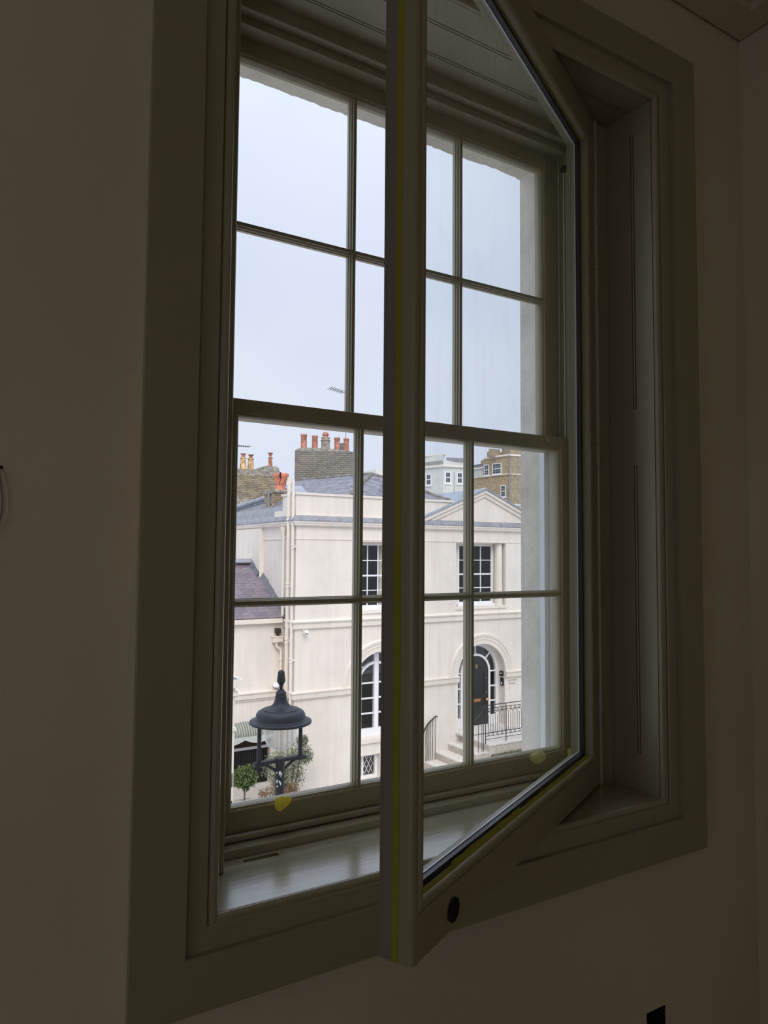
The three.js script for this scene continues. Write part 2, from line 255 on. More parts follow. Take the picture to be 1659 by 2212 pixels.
// ---------------------------------------------------------------- architrave and reveal
{
  const t = group('trim_1'); struct(t, 'olive painted flat architrave framing the window', 'architrave');
  const outer = [[-0.1236, -0.7954], [1.2192, -0.7954], [1.2192, 1.1669], [-0.1236, 1.1669]];
  mesh('architrave', sweep(outer, [[0, -0.046], [0, -0.002], [0.002, 0], [0.0840, 0], [0.0848, -0.0006], [0.0850, -0.0112], [0.1185, -0.0115], [0.1210, -0.014], [0.1210, -0.046]], XY, { closed: true, crease: 0.3 }), M.paint, t);
  mesh('edge_filler', bx(-0.1252, -0.1234, -0.7954, 1.1669, -0.0455, -0.004), M.wall, t);

  const r = group('trim_2'); struct(r, 'olive painted window reveal with grooved panels and bead', 'reveal');
  const bead = [[0.0075, -0.6712], [1.0905, -0.6712], [1.0905, 1.0445], [0.0075, 1.0445]];
  mesh('bead', sweep(bead, circle(0.0088, 14, 0, -0.0215), XY, { closed: true, crease: 0.9 }), M.paint, r);
  // right lining: board with two pairs of routed slots
  const slot = (z, y0, y1) => rect(-z - 0.0017, -z + 0.0017, y0, y1);
  const side = (x, dir) => poly(rect(0.0365, 0.240, -0.69, 1.06), 0, 0.012, [slot(-0.0905, 0.272, 0.982), slot(-0.0985, 0.272, 0.982), slot(-0.0905, -0.580, 0.130), slot(-0.0985, -0.580, 0.130)]).rotateY(Math.PI / 2).translate(x, 0, 0);
  mesh('side_panel', side(1.0925), M.paint, r); mesh('side_panel', side(-0.0045), M.paint, r);
  mesh('panel_backing', [bx(1.112, 1.122, -0.69, 1.06, -0.24, -0.022), bx(-0.024, -0.014, -0.69, 1.06, -0.24, -0.022)], M.wood, r);
  // soffit board with grooves along it
  const g2 = (z) => rect(-0.01, 1.11, z, z + 0.0022);
  mesh('soffit_panel', poly(rect(-0.02, 1.12, 0.0365, 0.238), 0, 0.012, [g2(0.0985), g2(0.1055), g2(0.1820), g2(0.1890)].map((h) => h.map(([x, y]) => [clamp(x, -0.015, 1.115), y]))).rotateX(-Math.PI / 2).translate(0, 1.0455, 0), M.paint, r);
  mesh('soffit_backing', bx(-0.02, 1.12, 1.065, 1.075, -0.24, -0.022), M.wood, r);
  mesh('fascia', cbx(-0.02, 1.12, 1.017, 1.050, -0.262, -0.238, 0.0015), M.paint, r);
  mesh('jamb', cbx(0.007, 0.0740, SILL, 1.0455, -0.236, -0.1640, 0.0025), M.paint, r);
  mesh('jamb', cbx(1.0400, 1.0925, SILL, 1.0455, -0.236, -0.1740, 0.0025), M.paint, r);

  const s = group('trim_3'); struct(s, 'pale green window board with a narrow cut slot', 'window board');
  const hole = (x, z, q) => circle(q, 8, x, -z);
  mesh('board', poly(rect(-0.02, 1.12, 0.0215, 0.240), 0, 0.018, [rect(0.1215, 0.1905, 0.1895, 0.2020), hole(0.104, -0.199, 0.0014), hole(0.113, -0.202, 0.0014), hole(0.199, -0.197, 0.0014), hole(0.2125, -0.1945, 0.0012)]).rotateX(-Math.PI / 2).translate(0, SILL - 0.018, 0), M.sill, s);
  mesh('slot_lining', [bx(0.1215, 0.1905, SILL - 0.030, SILL - 0.027, -0.203, -0.188), bx(0.119, 0.1215, SILL - 0.03, SILL - 0.002, -0.203, -0.188), bx(0.1905, 0.193, SILL - 0.03, SILL - 0.002, -0.203, -0.188), bx(0.1215, 0.1905, SILL - 0.03, SILL - 0.002, -0.2045, -0.2022)], M.wood, s);
  mesh('board_backing', bx(-0.02, 1.12, SILL - 0.045, SILL - 0.03, -0.26, -0.03), M.wood, s);
  mesh('upstand', cbx(0.02, 1.10, SILL - 0.02, -0.6520, -0.262, -0.2155, 0.0015), M.sill, s);
}

// ---------------------------------------------------------------- six-over-six sash window
{
  const win = group('window_1'); struct(win, 'six over six timber sash window, olive painted, closed', 'window');
  const bars = (parent, xs, y0, y1, ys, x0, x1, face, glass) => {
    // moulded glazing bar: narrow nose to the room, widening to the glass
    const d = face - glass, prof = [[-0.0038, d], [0.0038, d], [0.0042, d * 0.72], [0.0066, d * 0.55], [0.0075, d * 0.18], [0.0088, 0.0018], [0.0088, 0], [0.0055, -0.014], [-0.0055, -0.014], [-0.0088, 0], [-0.0088, 0.0018], [-0.0075, d * 0.18], [-0.0066, d * 0.55], [-0.0042, d * 0.72]];
    for (const x of xs) mesh('glazing_bar', sweep([[x, y0], [x, y1]], prof, (a, b, h) => [a, b, glass + h], { crease: 0.25 }), M.paint, parent);
    for (const y of ys) mesh('glazing_bar', sweep([[x0, y], [x1, y]], prof.map(([o, h]) => [o * 0.985, h - 0.0004]), (a, b, h) => [a, b, glass + h], { crease: 0.25 }), M.paint, parent);
  };
  const ovolo = (x0, x1, y0, y1, face, glass) => sweep([[x0, y0], [x1, y0], [x1, y1], [x0, y1]], [[-0.0005, face - 0.0006], [0.0012, face - 0.0015], [0.0012, face - 0.004], [0.005, face - 0.0055], [0.0075, face - 0.0105], [0.0088, glass + 0.001], [0.0088, glass - 0.002], [-0.004, glass - 0.002], [-0.004, face - 0.004]], XY, { closed: true, crease: 0.3 });
  const sash = (name, X0, X1, Y0, Y1, x0, x1, y0, y1, vx, hy, face, glass, back) => {
    const g = group(name, win);
    mesh('stile', cbx(X0, x0, Y0, Y1, back, face, 0.001), M.paint, g); mesh('stile', cbx(x1, X1, Y0, Y1, back, face, 0.001), M.paint, g);
    mesh('rail', cbx(x0, x1, Y0, y0, back, face, 0.001), M.paint, g); mesh('rail', cbx(x0, x1, y1, Y1, back, face, 0.001), M.paint, g);
    mesh('moulding', ovolo(x0, x1, y0, y1, face, glass), M.paint, g);
    bars(g, vx, y0, y1, hy, x0, x1, face - 0.003, glass);
    const xs = [x0, ...vx, x1], ys = [y0, ...hy, y1];
    for (let i = 0; i < 3; i++) for (let j = 0; j < 2; j++) mesh('pane', sheet(xs[i] + 0.002, xs[i + 1] - 0.002, ys[j] + 0.002, ys[j + 1] - 0.002, glass), M.pane, g);
    return g;
  };
  const lo = sash('lower_sash', 0.062, 1.038, -0.6515, 0.2140, 0.1125, 1.0020, -0.5970, 0.1860, [0.4015, 0.7085], [-0.1955], -0.2570, -0.2765, -0.2990);
  mesh('bottom_bead', sweep([[0.074, -0.248], [1.0385, -0.248]], circle(0.0072, 12, 0, -0.6445), XZ, { crease: 0.9 }), M.paint, lo);
  for (const [x, y] of [[0.186, 0.2005], [0.947, 0.2105 - 0.008]]) { const s = mesh('sash_stop', new THREE.CylinderGeometry(0.0042, 0.0048, 0.004, 14).rotateX(Math.PI / 2).translate(x, y, -0.2550), M.steel, lo); s.userData.label = 'small steel screw socket'; }
  sash('upper_sash', 0.062, 1.038, 0.1840, 1.0040, 0.1080, 0.9880, 0.2150, 0.9660, [0.4005, 0.7065], [0.5960], -0.3020, -0.3205, -0.3420);
  mesh('head_lining', [bx(0.0, 1.10, 1.000, 1.04, -0.362, -0.2625)], M.paint, win);
  mesh('staff_bead', [bx(1.0340, 1.0400, -0.6520, 1.017, -0.2555, -0.2365), bx(0.060, 0.0785, -0.652, 1.017, -0.2555, -0.2365)], M.paint, win);
  mesh('pulley_stile', bx(1.0400, 1.0700, -0.70, 1.03, -0.3000, -0.2365), M.paint, win);
  mesh('pulley_stile', bx(0.02, 0.0605, -0.70, 1.03, -0.345, -0.2365), M.paint, win);
  mesh('outer_lining', bx(1.0400, 1.0700, -0.70, 1.03, -0.3452, -0.3002), M.whitePaint, win);
  mesh('outer_lining', cbx(1.0230, 1.0600, -0.70, 1.011, -0.3640, -0.3450, 0.001), M.whitePaint, win);
  mesh('outer_lining', cbx(0.03, 0.072, -0.70, 1.011, -0.364, -0.345, 0.001), M.whitePaint, win);
  mesh('outer_head', cbx(0.03, 1.06, 1.004, 1.011, -0.3640, -0.3430, 0.001), M.whitePaint, win);
  mesh('bottom_cill', cbx(0.03, 1.07, -0.72, -0.6525, -0.372, -0.2625, 0.002), M.whitePaint, win);
  mesh('sash_cord', rod([1.0375, 0.215, -0.2790], [1.0375, 0.955, -0.2790], 0.0022, 8), M.cableWhite, win);
  const pl = mesh('pulley', new THREE.CylinderGeometry(0.011, 0.011, 0.006, 18).rotateZ(Math.PI / 2).translate(1.0385, 0.965, -0.279), M.dark, win);
  pl.userData.label = 'dark sash pulley';
}

// ---------------------------------------------------------------- open secondary casement
{
  const W = 0.940, T = 0.055, Y0 = -0.6640, Y1 = 1.0430, TH = 27.07 * Math.PI / 180;
  const c = group('secondary_casement', scene, [1.038, 0, -0.170]); c.rotation.y = TH;
  tag(c, 'tall olive framed inner glazed casement swung open into the room', 'casement window');
  const xL = -W, xi = -W + 0.0125, xr = -0.048, yb = -0.5975, yt = 0.9780;
  // leading stile with a rounded room-side corner
  const st = new THREE.Shape(); const R = 0.009;
  st.moveTo(xL, T); st.lineTo(xL, R); st.absarc(xL + R, R, R, Math.PI, 1.5 * Math.PI, false); st.lineTo(xi, 0); st.lineTo(xi, T); st.closePath();
  mesh('leading_stile', new THREE.ExtrudeGeometry(st, { depth: Y1 - Y0, bevelEnabled: false, curveSegments: 8 }).rotateX(-Math.PI / 2).translate(0, Y0, 0), M.paint, c);
  mesh('hinge_stile', cbx(xr, -0.002, Y0, Y1, -T, 0, 0.002), M.paint, c);
  mesh('bottom_rail', cbx(xi, xr, Y0, yb, -T, 0, 0.0015), M.paint, c);
  mesh('top_rail', cbx(xi, xr, yt, Y1, -T, 0, 0.0015), M.paint, c);
  const inner = [[xi, yb], [xr, yb], [xr, yt], [xi, yt]], arc = [];
  for (let i = 0; i <= 8; i++) { const a = Math.PI - Math.PI * i / 8; arc.push([0.0085 + 0.0075 * Math.cos(a), -0.003 + 0.0062 * Math.sin(a)]); }
  mesh('glazing_bead', sweep(inner, [[0, -0.014], [0, -0.001], [0.0008, -0.0035], ...arc, [0.0165, -0.014]], XY, { closed: true, crease: 0.5 }), M.paint, c);
  mesh('rebate', sweep(inner, [[-0.001, -0.0545], [-0.001, -0.014], [0.0168, -0.014], [0.0168, -0.0163], [0.0124, -0.0163], [0.0124, -0.0545]], XY, { closed: true, crease: 0.3 }), M.paint, c);
  const gx0 = xi + 0.0125, gx1 = xr - 0.0125, gy0 = yb + 0.0125, gy1 = yt - 0.0125;
  const gl = mesh('pane', sheet(gx0, gx1, gy0, gy1, -0.0165), M.paneTint, c);
  gl.userData.label = 'smeared, faintly blue-green outer sheet of double glazing';
  mesh('pane', sheet(gx0, gx1, gy0, gy1, -0.0325), M.paneTint, c);
  const gap = [[gx0, gy0], [gx1, gy0], [gx1, gy1], [gx0, gy1]];
  mesh('spacer_bar', sweep(gap, [[0, -0.0315], [0, -0.0190], [0.0120, -0.0190], [0.0120, -0.0315]], XY, { closed: true, crease: 0.3 }), M.spacer, c);
  mesh('spacer_lip', sweep(gap, [[0.0121, -0.0318], [0.0121, -0.0285], [0.0134, -0.0285], [0.0134, -0.0318]], XY, { closed: true, crease: 0.3 }), M.alloy, c);
  // masking tape left along the bead, with torn ends
  const tq = rng(41);
  const strip = (x0, x1, y, h, z) => { const top = [], bot = []; for (let i = 0; i <= 24; i++) { const x = x0 + (x1 - x0) * i / 24, e = i === 0 || i === 24 ? 0.4 : 1; bot.push([x, y + (tq() - 0.5) * 0.0008]); top.push([x, y + h * e + (tq() - 0.5) * 0.0016]); } return poly([...bot, ...top.reverse()].map(([x, h]) => [x, h - y]), 0, 0.0005).rotateX(-0.72).translate(0, y, z); };
  for (const [a, b, h] of [[gx0 + 0.004, -0.80, 0.0085], [-0.81, -0.50, 0.0130], [-0.505, gx1 - 0.002, 0.0100]]) mesh('masking_tape', strip(a, b, yb + 0.0142, h, -0.0042), M.tape, c);
  mesh('masking_tape', bx(xr - 0.0205, xr - 0.0165, gy0, gy1, -0.0164, -0.0159), M.tape, c);
  mesh('masking_tape', bx(xi + 0.01, xr, yt - 0.0205, yt - 0.0165, -0.0164, -0.0159), M.tape, c);
  // leading edge: bare primer, then a line of yellow tape beside the paint
  mesh('primed_edge', bx(xL - 0.0006, xL, Y0 + 0.001, Y1 - 0.001, -T + 0.0055, -0.0340), M.primer, c);
  mesh('primed_edge', bx(xL - 0.0006, xL, Y0 + 0.001, Y1 - 0.001, -T + 0.0002, -T + 0.0045), M.primer, c);
  const wv = [], wv2 = []; for (let i = 0; i <= 60; i++) { const y = Y0 + (Y1 - Y0) * i / 60; wv.push([-0.0340 + (tq() - 0.5) * 0.0004, y]); wv2.push([-0.0235 + (vnoise(i / 60, 0.3, 12, 1, 6) - 0.5) * 0.0018, y]); }
  mesh('edge_tape', poly([...wv, ...wv2.reverse()].map(([z, y]) => [-z, y]), 0, 0.0004).rotateY(Math.PI / 2).translate(xL - 0.0006, 0, 0), M.tape, c);
  const lock = group('lock', c);
  mesh('dark_hole_disc', new THREE.CylinderGeometry(0.0172, 0.0172, 0.004, 28).rotateX(Math.PI / 2).translate(-0.817, -0.6345, 0.0005), M.black, lock);  // black disc painted for the dark inside the lock hole
  mesh('rim', new THREE.TorusGeometry(0.0172, 0.0010, 8, 28).translate(-0.817, -0.6345, 0.0020), M.dark, lock);
  // piano hinge: one knuckle after the other
  const hg = group('piano_hinge', c), n = 86, kh = (Y1 - Y0 - 0.002) / n, kg = new THREE.CylinderGeometry(0.0042, 0.0042, kh - 0.0012, 10);
  for (let i = 0; i < n; i++) { const k = mesh('knuckle', kg.clone(), M.hinge, hg); k.position.set(0.0030, Y0 + 0.001 + kh * (i + 0.5), 0.0022); }
  mesh('pin', rod([0.0030, Y0 - 0.004, 0.0022], [0.0030, Y1 + 0.004, 0.0022], 0.0020, 8), M.hinge, hg);
  mesh('seal', bx(-0.0022, -0.0002, Y0 + 0.002, Y1 - 0.002, -T + 0.004, -0.006), M.dark, c);
  // dried smears of plaster dust on the glass
  const dust = dataTex(512, 1024, (u, v) => {
    const st2 = fbm(u, v, 26, 5, 131, 4, 0.6), sw = fbm(u + 0.06 * Math.sin(v * 22), v, 9, 14, 132, 4, 0.6), edge = clamp((Math.abs(u - 0.5) - 0.33) * 6) * 0.5 + clamp((v - 0.80) * 4);
    const a = clamp((st2 - 0.52) * 1.5) * (0.35 + edge) + clamp((sw - 0.60) * 1.9) * 0.35 + (vnoise(u, v, 200, 300, 133) > 0.992 ? 0.35 : 0);
    return [0.9, 0.9, 0.9, clamp(a * 0.26, 0, 0.25)];
  }, { alpha: true });
  dust.wrapS = dust.wrapT = THREE.ClampToEdgeWrapping;
  const dg = new THREE.PlaneGeometry(gx1 - gx0, gy1 - gy0).translate((gx0 + gx1) / 2, (gy0 + gy1) / 2, -0.0160); dg.userData.keepUV = true;
  const dm = mesh('dust_smears', dg, new THREE.MeshStandardMaterial({ map: dust, color: lin(0.8, 0.8, 0.78), transparent: true, roughness: 1, side: DS, depthWrite: false }), c); dm.castShadow = false;
}

// ---------------------------------------------------------------- things on the sash and wall
function crumple(w, h, d, seed, mat, name, pos, rot) {
  const q = rng(seed), g0 = new THREE.IcosahedronGeometry(1, 5), p = g0.attributes.position, v = new THREE.Vector3(), planes = [];
  for (let i = 0; i < 20; i++) planes.push([new THREE.Vector3(q() * 2 - 1, q() * 2 - 1, q() * 2 - 1).normalize(), 0.70 + q() * 0.34]);
  for (let i = 0; i < p.count; i++) {
    v.fromBufferAttribute(p, i).normalize(); const b = Math.max(Math.abs(v.x), Math.abs(v.y), Math.abs(v.z)); let r = Math.min(1.28, 0.93 / b);
    for (const [n, k] of planes) { const s = v.dot(n); if (s > 0.05) r = Math.min(r, k / s); }
    r *= 0.97 + 0.10 * Math.abs(Math.sin(v.x * 5 + v.y * 7 + seed)) - 0.12 * Math.abs(Math.sin(v.y * 6 - v.z * 8 + v.x * 4 + seed * 2)); v.multiplyScalar(r); p.setXYZ(i, v.x * w / 2, v.y * h / 2, v.z * d / 2);
  }
  const m = mesh(name, toCreasedNormals(g0, 0.28), mat); m.position.set(...pos); m.rotation.set(...rot); return m;
}
tag(crumple(0.037, 0.031, 0.022, 11, M.wad, 'tape_wrapped_sash_lift', [0.2195, -0.5935, -0.2475], [0, 0, 0.12]), 'bright yellow crumpled tape around the left sash lift on the bottom rail', 'sash lift', { group: 'taped sash lifts' });
tag(crumple(0.049, 0.036, 0.024, 23, M.wadPale, 'tape_wrapped_sash_lift', [0.9060, -0.5990, -0.2470], [0, 0, -0.2]), 'pale yellow crumpled tape around the sash lift behind the open casement', 'sash lift', { group: 'taped sash lifts' });
{
  const b = group('taped_restrictor', scene, [1.0215, -0.6140, -0.2460]); tag(b, 'small upright block wrapped in yellow tape beside the right sash stile', 'restrictor');
  mesh('block', cbx(-0.011, 0.000, -0.021, 0.021, -0.010, 0.008, 0.002), M.wad, b); mesh('tape_fold', cbx(0.0005, 0.0085, -0.021, 0.021, -0.010, 0.0055, 0.002), M.wadPale, b);
}
{
  const c = group('wall_cable', scene, [-0.3085, 0, WZ]); tag(c, 'thin white cable looping out of a small hole in the left wall', 'cable');
  mesh('loop', tube([[0, 0.024, -0.012], [0.001, 0.0215, 0.004], [0.0055, 0.004, 0.010], [0.0105, -0.022, 0.010], [0.0095, -0.046, 0.009], [0.001, -0.066, 0.006], [-0.02, -0.082, 0.004], [-0.045, -0.078, 0.004]], 0.0007, 60, 6), M.cableWhite, c);
  mesh('loop', tube([[-0.001, 0.024, -0.012], [-0.002, 0.020, 0.003], [0.0015, -0.005, 0.006], [0.0035, -0.030, 0.006], [0.0005, -0.052, 0.005], [-0.015, -0.07, 0.004]], 0.0011, 40, 6), M.primer, c);
  mesh('hole', new THREE.CylinderGeometry(0.0028, 0.0028, 0.0008, 12).rotateX(Math.PI / 2).translate(0.0008, 0.0245, 0.0002), M.black, c);  // flat black disc stands for the shade inside the cable hole
}
{
  const b = group('socket_back_box', scene, [1.080, -1.206, WZ]); tag(b, 'empty dark metal socket box cut into the wall below the window', 'back box');
  mesh('box', [bx(-0.033, -0.0315, -0.056, 0.056, -0.08, -0.001), bx(0.0315, 0.033, -0.056, 0.056, -0.08, -0.001), bx(-0.033, 0.033, 0.0545, 0.056, -0.08, -0.001), bx(-0.033, 0.033, -0.056, -0.0545, -0.08, -0.001), bx(-0.033, 0.033, -0.056, 0.056, -0.082, -0.08)], M.black, b);
  mesh('wire', tube([[-0.032, 0.020, -0.06], [-0.022, 0.024, -0.02], [-0.008, 0.016, -0.012], [0.004, -0.004, -0.02], [0.0, -0.05, -0.05]], 0.0016, 30, 6), M.primer, b);
}

// ---------------------------------------------------------------- street
const GROUND = -7.1, FZ = -18;
struct(mesh('road', bx(-30, 60, GROUND - 0.3, GROUND - 0.08, -12.5, -1.6), M.road), 'grey asphalt road below the window, mostly hidden', 'road');
struct(mesh('pavement', [bx(-30, 60, GROUND - 0.4, GROUND, -80, -12.5), bx(-30, 60, GROUND - 0.4, GROUND, -1.6, -0.44)], M.ground), 'pale paving in front of the cream house', 'pavement');

// ---------------------------------------------------------------- cream stucco house
const house = group('stucco_house', scene, [0, 0, 0]);
tag(house, 'cream stucco villa with pediment, arched openings and slate roof', 'house');
const Z1 = FZ - 0.42, HX0 = 8.1, HX1 = 18.6, HZ = -25;
const DOORX = 14.95, WINX = 11.03, SPR = -4.13, LWX = 10.86, RWX = 14.93;
{
  const holes = [archPath(DOORX, 1.0, SPR, -5.92), archPath(WINX, 1.0, SPR, -5.75), rect(LWX - 0.71, LWX + 0.71, -1.88, 0.24), rect(RWX - 1.07, RWX + 1.07, -1.88, 0.26), rect(9.95, 10.99, -6.93, -6.22)];
  mesh('front_wall', poly(rect(HX0, HX1, GROUND, 0.98), Z1, FZ, holes), M.stucco, house);
  mesh('side_wall', bx(HX0, HX0 + 0.35, GROUND, 0.98, HZ, Z1), M.stucco, house);
  mesh('side_wall', bx(HX1 - 0.35, HX1, GROUND, 0.98, HZ, Z1), M.stucco, house);
  mesh('side_projection', bx(HX0 - 0.14, HX0, GROUND, 0.66, HZ, -20.55), M.stucco, house);
  mesh('back_wall', bx(HX0, HX1, GROUND, 0.98, HZ - 0.3, HZ), M.stucco, house);
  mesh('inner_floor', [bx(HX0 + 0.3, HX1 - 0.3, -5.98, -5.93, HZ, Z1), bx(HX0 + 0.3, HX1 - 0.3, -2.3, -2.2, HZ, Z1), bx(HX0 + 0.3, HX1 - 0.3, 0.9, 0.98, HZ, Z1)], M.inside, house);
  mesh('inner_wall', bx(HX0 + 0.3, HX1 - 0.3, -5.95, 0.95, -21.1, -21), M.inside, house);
  // mouldings run round the corner onto the side; offset is outward
  const wrap = [[HX1, FZ], [HX0, FZ], [HX0, -24.9]].map(([x, z]) => [x, z]), out = (p) => p.map(([o, y]) => [-o, y]);
  mesh('cornice', sweep(wrap, out([[0, 0.655], [0.03, 0.66], [0.05, 0.69], [0.10, 0.70], [0.11, 0.76], [0.13, 0.77], [0.13, 0.815], [0, 0.815]]), XZ, { crease: 0.3 }), M.stuccoTrim, house);
  mesh('cornice_lead', sweep(wrap, out([[0, 0.815], [0.14, 0.815], [0.14, 0.85], [0.08, 0.95], [0.0, 0.99]]), XZ, { crease: 0.3 }), M.lead, house);
  mesh('frieze_fillet', sweep(wrap, out([[0, 0.285], [0.018, 0.285], [0.018, 0.312], [0, 0.318]]), XZ, { crease: 0.3 }), M.stuccoTrim, house);
  const wrap2 = [[HX1, FZ], [HX0, FZ], [HX0, -18.95]];
  mesh('string_course', sweep(wrap2, out([[0, -2.33], [0.06, -2.315], [0.07, -2.30], [0.07, -2.17], [0.10, -2.15], [0.12, -2.12], [0.12, -2.095], [0.0, -2.05]]), XZ, { crease: 0.3 }), M.stuccoTrim, house);
  const imp = out([[0, -4.37], [0.03, -4.36], [0.035, -4.33], [0.08, -4.31], [0.09, -4.18], [0.12, -4.155], [0.12, -4.12], [0, -4.11]]);
  mesh('impost', sweep([[WINX - 1.0, FZ], [HX0, FZ], [HX0, -18.95]], imp, XZ, { crease: 0.3 }), M.stuccoTrim, house);
  mesh('impost', sweep([[DOORX - 1.0, FZ], [WINX + 1.0, FZ]], imp, XZ, { crease: 0.3 }), M.stuccoTrim, house);
  mesh('impost', sweep([[HX1, FZ], [DOORX + 1.0, FZ]], imp, XZ, { crease: 0.3 }), M.stuccoTrim, house);
  const archP = (cx) => Array.from({ length: 33 }, (_, i) => { const a = Math.PI * i / 32; return [cx + 1.005 * Math.cos(a), SPR + 1.005 * Math.sin(a)]; });
  const ap = [[0, 0], [0, 0.035], [-0.14, 0.035], [-0.145, 0.052], [-0.24, 0.052], [-0.25, 0.075], [-0.33, 0.085], [-0.345, 0.06], [-0.36, 0.0]];
  for (const cx of [DOORX, WINX]) mesh('archivolt', sweep(archP(cx), ap, (a, b, h) => [a, b, FZ + h], { crease: 0.35 }), M.stuccoTrim, house);
  // parapet and coping
  mesh('parapet', bx(HX0 + 0.02, HX1, 0.98, 1.60, FZ - 0.36, FZ - 0.10), M.stucco, house);
  mesh('parapet', bx(HX0 + 0.02, HX0 + 0.30, 0.98, 1.60, -19.10, FZ - 0.36), M.stucco, house);
  mesh('parapet', bx(HX0 + 0.02, HX0 + 0.30, 0.98, 1.16, -19.75, -19.10), M.stucco, house);
  mesh('parapet_gutter', bx(HX0 + 0.30, HX0 + 0.62, 0.98, 1.34, -20.2, FZ - 0.36), M.lead, house);
  mesh('coping', bx(HX0 - 0.02, HX1, 1.60, 1.665, FZ - 0.40, FZ - 0.06), M.stuccoTrim, house);
  mesh('coping', bx(HX0 - 0.02, HX0 + 0.34, 1.60, 1.665, -19.14, FZ - 0.40), M.stuccoTrim, house);
  // pediment
  const AX = 15.07;
  mesh('tympanum', poly([[12.5, 0.86], [17.64, 0.86], [AX, 1.92]], FZ - 0.30, FZ - 0.03), M.stucco, house);
  mesh('raking_cornice', poly([[12.28, 0.86], [12.72, 0.86], [AX, 1.845], [17.42, 0.86], [17.86, 0.86], [AX, 2.03]], FZ - 0.34, FZ + 0.02), M.stuccoTrim, house);
  mesh('raking_cornice', poly([[12.06, 0.86], [12.40, 0.86], [AX, 1.975], [17.74, 0.86], [18.08, 0.86], [AX, 2.085]], FZ - 0.34, FZ + 0.07), M.stuccoTrim, house);
  mesh('pediment_roof', poly([[11.98, 0.86], [12.08, 0.86], [AX, 2.088], [18.06, 0.86], [18.16, 0.86], [AX, 2.135]], -21.6, FZ + 0.11), M.leadBlue, house);
  // hipped slate roof behind the parapet
  const A = [12.05, 2.67, -20.5], B = [12.4, 2.87, -24.6], C = [10.0, 1.60, -18.5], D = [8.32, 1.31, -18.55], E = [14.4, 1.60, -18.5], Bl = [8.32, 1.31, -24.8], Eb = [14.6, 1.6, -24.6];
  mesh('roof_slope', slab(D, C, A, [10.6, 2.62, -23.6], 0.06), M.roofSlate, house);
  mesh('roof_slope', slab(C, E, A, A, 0.06), M.roofSlate, house);
  mesh('roof_slope', quads([[E, Eb, B, A]]), M.roofSlate, house);
  mesh('roof_slope', quads([[A, B, [10.6, 2.62, -23.6]], [[10.6, 2.62, -23.6], Bl, D]]), M.roofSlate, house);
  for (const [p, q] of [[A, C], [A, E], [A, B], [[10.6, 2.62, -23.6], A]]) mesh('hip_ridge', rod(p, q, 0.07, 6), M.roofRidge, house);
  mesh('lead_flashing', slab([8.25, 1.62, -18.5], [8.75, 1.66, -18.55], [9.4, 2.12, -20.6], [8.8, 2.06, -20.6], 0.04), M.leadBlue, house);
  // rear roof over the side wall: lead apron, slates, lead hip roll
  mesh('lead_apron', slab([HX0 + 0.02, 0.99, -24.8], [HX0 + 0.02, 0.99, -19.08], [HX0 + 0.22, 1.33, -19.08], [HX0 + 0.22, 1.33, -24.8], 0.03), M.lead, house);
  mesh('hip_roll', rod([8.45, 1.52, -24.6], [9.0, 1.86, -22.0], 0.085, 10), M.leadBlue, house);
  // windows
  const grid = (name, cx, w, y0, y1, cols, z, parent, label) => {
    const g = group(name, parent); g.userData.label = label; const x0 = cx - w / 2, x1 = cx + w / 2, f = 0.055, ym = (y0 + y1) / 2;
    mesh('frame', [bx(x0, x0 + f, y0, y1, z - 0.07, z), bx(x1 - f, x1, y0, y1, z - 0.07, z), bx(x0 + f, x1 - f, y0, y0 + f * 1.4, z - 0.07, z), bx(x0 + f, x1 - f, y1 - f, y1, z - 0.07, z), bx(x0 + f, x1 - f, ym - 0.026, ym + 0.026, z - 0.06, z + 0.006)], M.houseWhite, g);
    const pw = (w - 2 * f) / cols, rows = [y0 + f * 1.4, (y0 + f * 1.4 + ym) / 2, ym, (ym + y1 - f) / 2, y1 - f];
    for (let i = 1; i < cols; i++) mesh('glazing_bar', bx(x0 + f + pw * i - 0.014, x0 + f + pw * i + 0.014, y0 + f, y1 - f, z - 0.045, z - 0.008), M.houseWhite, g);
    for (const k of [1, 3]) mesh('glazing_bar', bx(x0 + f, x1 - f, rows[k] - 0.014, rows[k] + 0.014, z - 0.044, z - 0.009), M.houseWhite, g);
    for (let i = 0; i < cols; i++) for (let k = 0; k < 4; k++) mesh('pane', sheet(x0 + f + pw * i + 0.005, x0 + f + pw * (i + 1) - 0.005, rows[k] + 0.005, rows[k + 1] - 0.005, z - 0.03), M.pane, g);
    mesh('window_sill', bx(x0 - 0.06, x1 + 0.06, y0 - 0.07, y0, z - 0.07, z + 0.10), M.houseWhite, g);
    return g;
  };
  grid('sash_window', RWX - 0.01, 1.50, -1.80, 0.215, 3, FZ - 0.31, house, 'white six over six sash window under the pediment');
  grid('sash_window', LWX, 1.24, -1.80, 0.19, 3, FZ - 0.31, house, 'white six over six sash window left of the pediment');
  for (const [cx, hw, ww] of [[RWX, 1.07, 0.74], [LWX, 0.71, 0.61]]) {
    for (const [a, b] of [[cx - hw - 0.02, cx - ww], [cx + ww, cx + hw + 0.02]]) mesh('window_recess', bx(a, b, -1.9, 0.30, FZ - 0.41, FZ - 0.33), M.stuccoTrim, house);
    mesh('window_lintel', bx(cx - hw - 0.02, cx + hw + 0.02, 0.17, 0.30, FZ - 0.40, FZ - 0.30), M.stuccoTrim, house);
    if (hw > 1) mesh('half_column', new THREE.CylinderGeometry(0.135, 0.15, 2.12, 20).translate(cx + hw - 0.17, -0.81, FZ - 0.20), M.stuccoTrim, house);
    mesh('window_ledge', bx(cx - hw - 0.02, cx + hw + 0.02, -1.95, -1.872, FZ - 0.40, FZ + 0.04), M.stuccoTrim, house);
  }
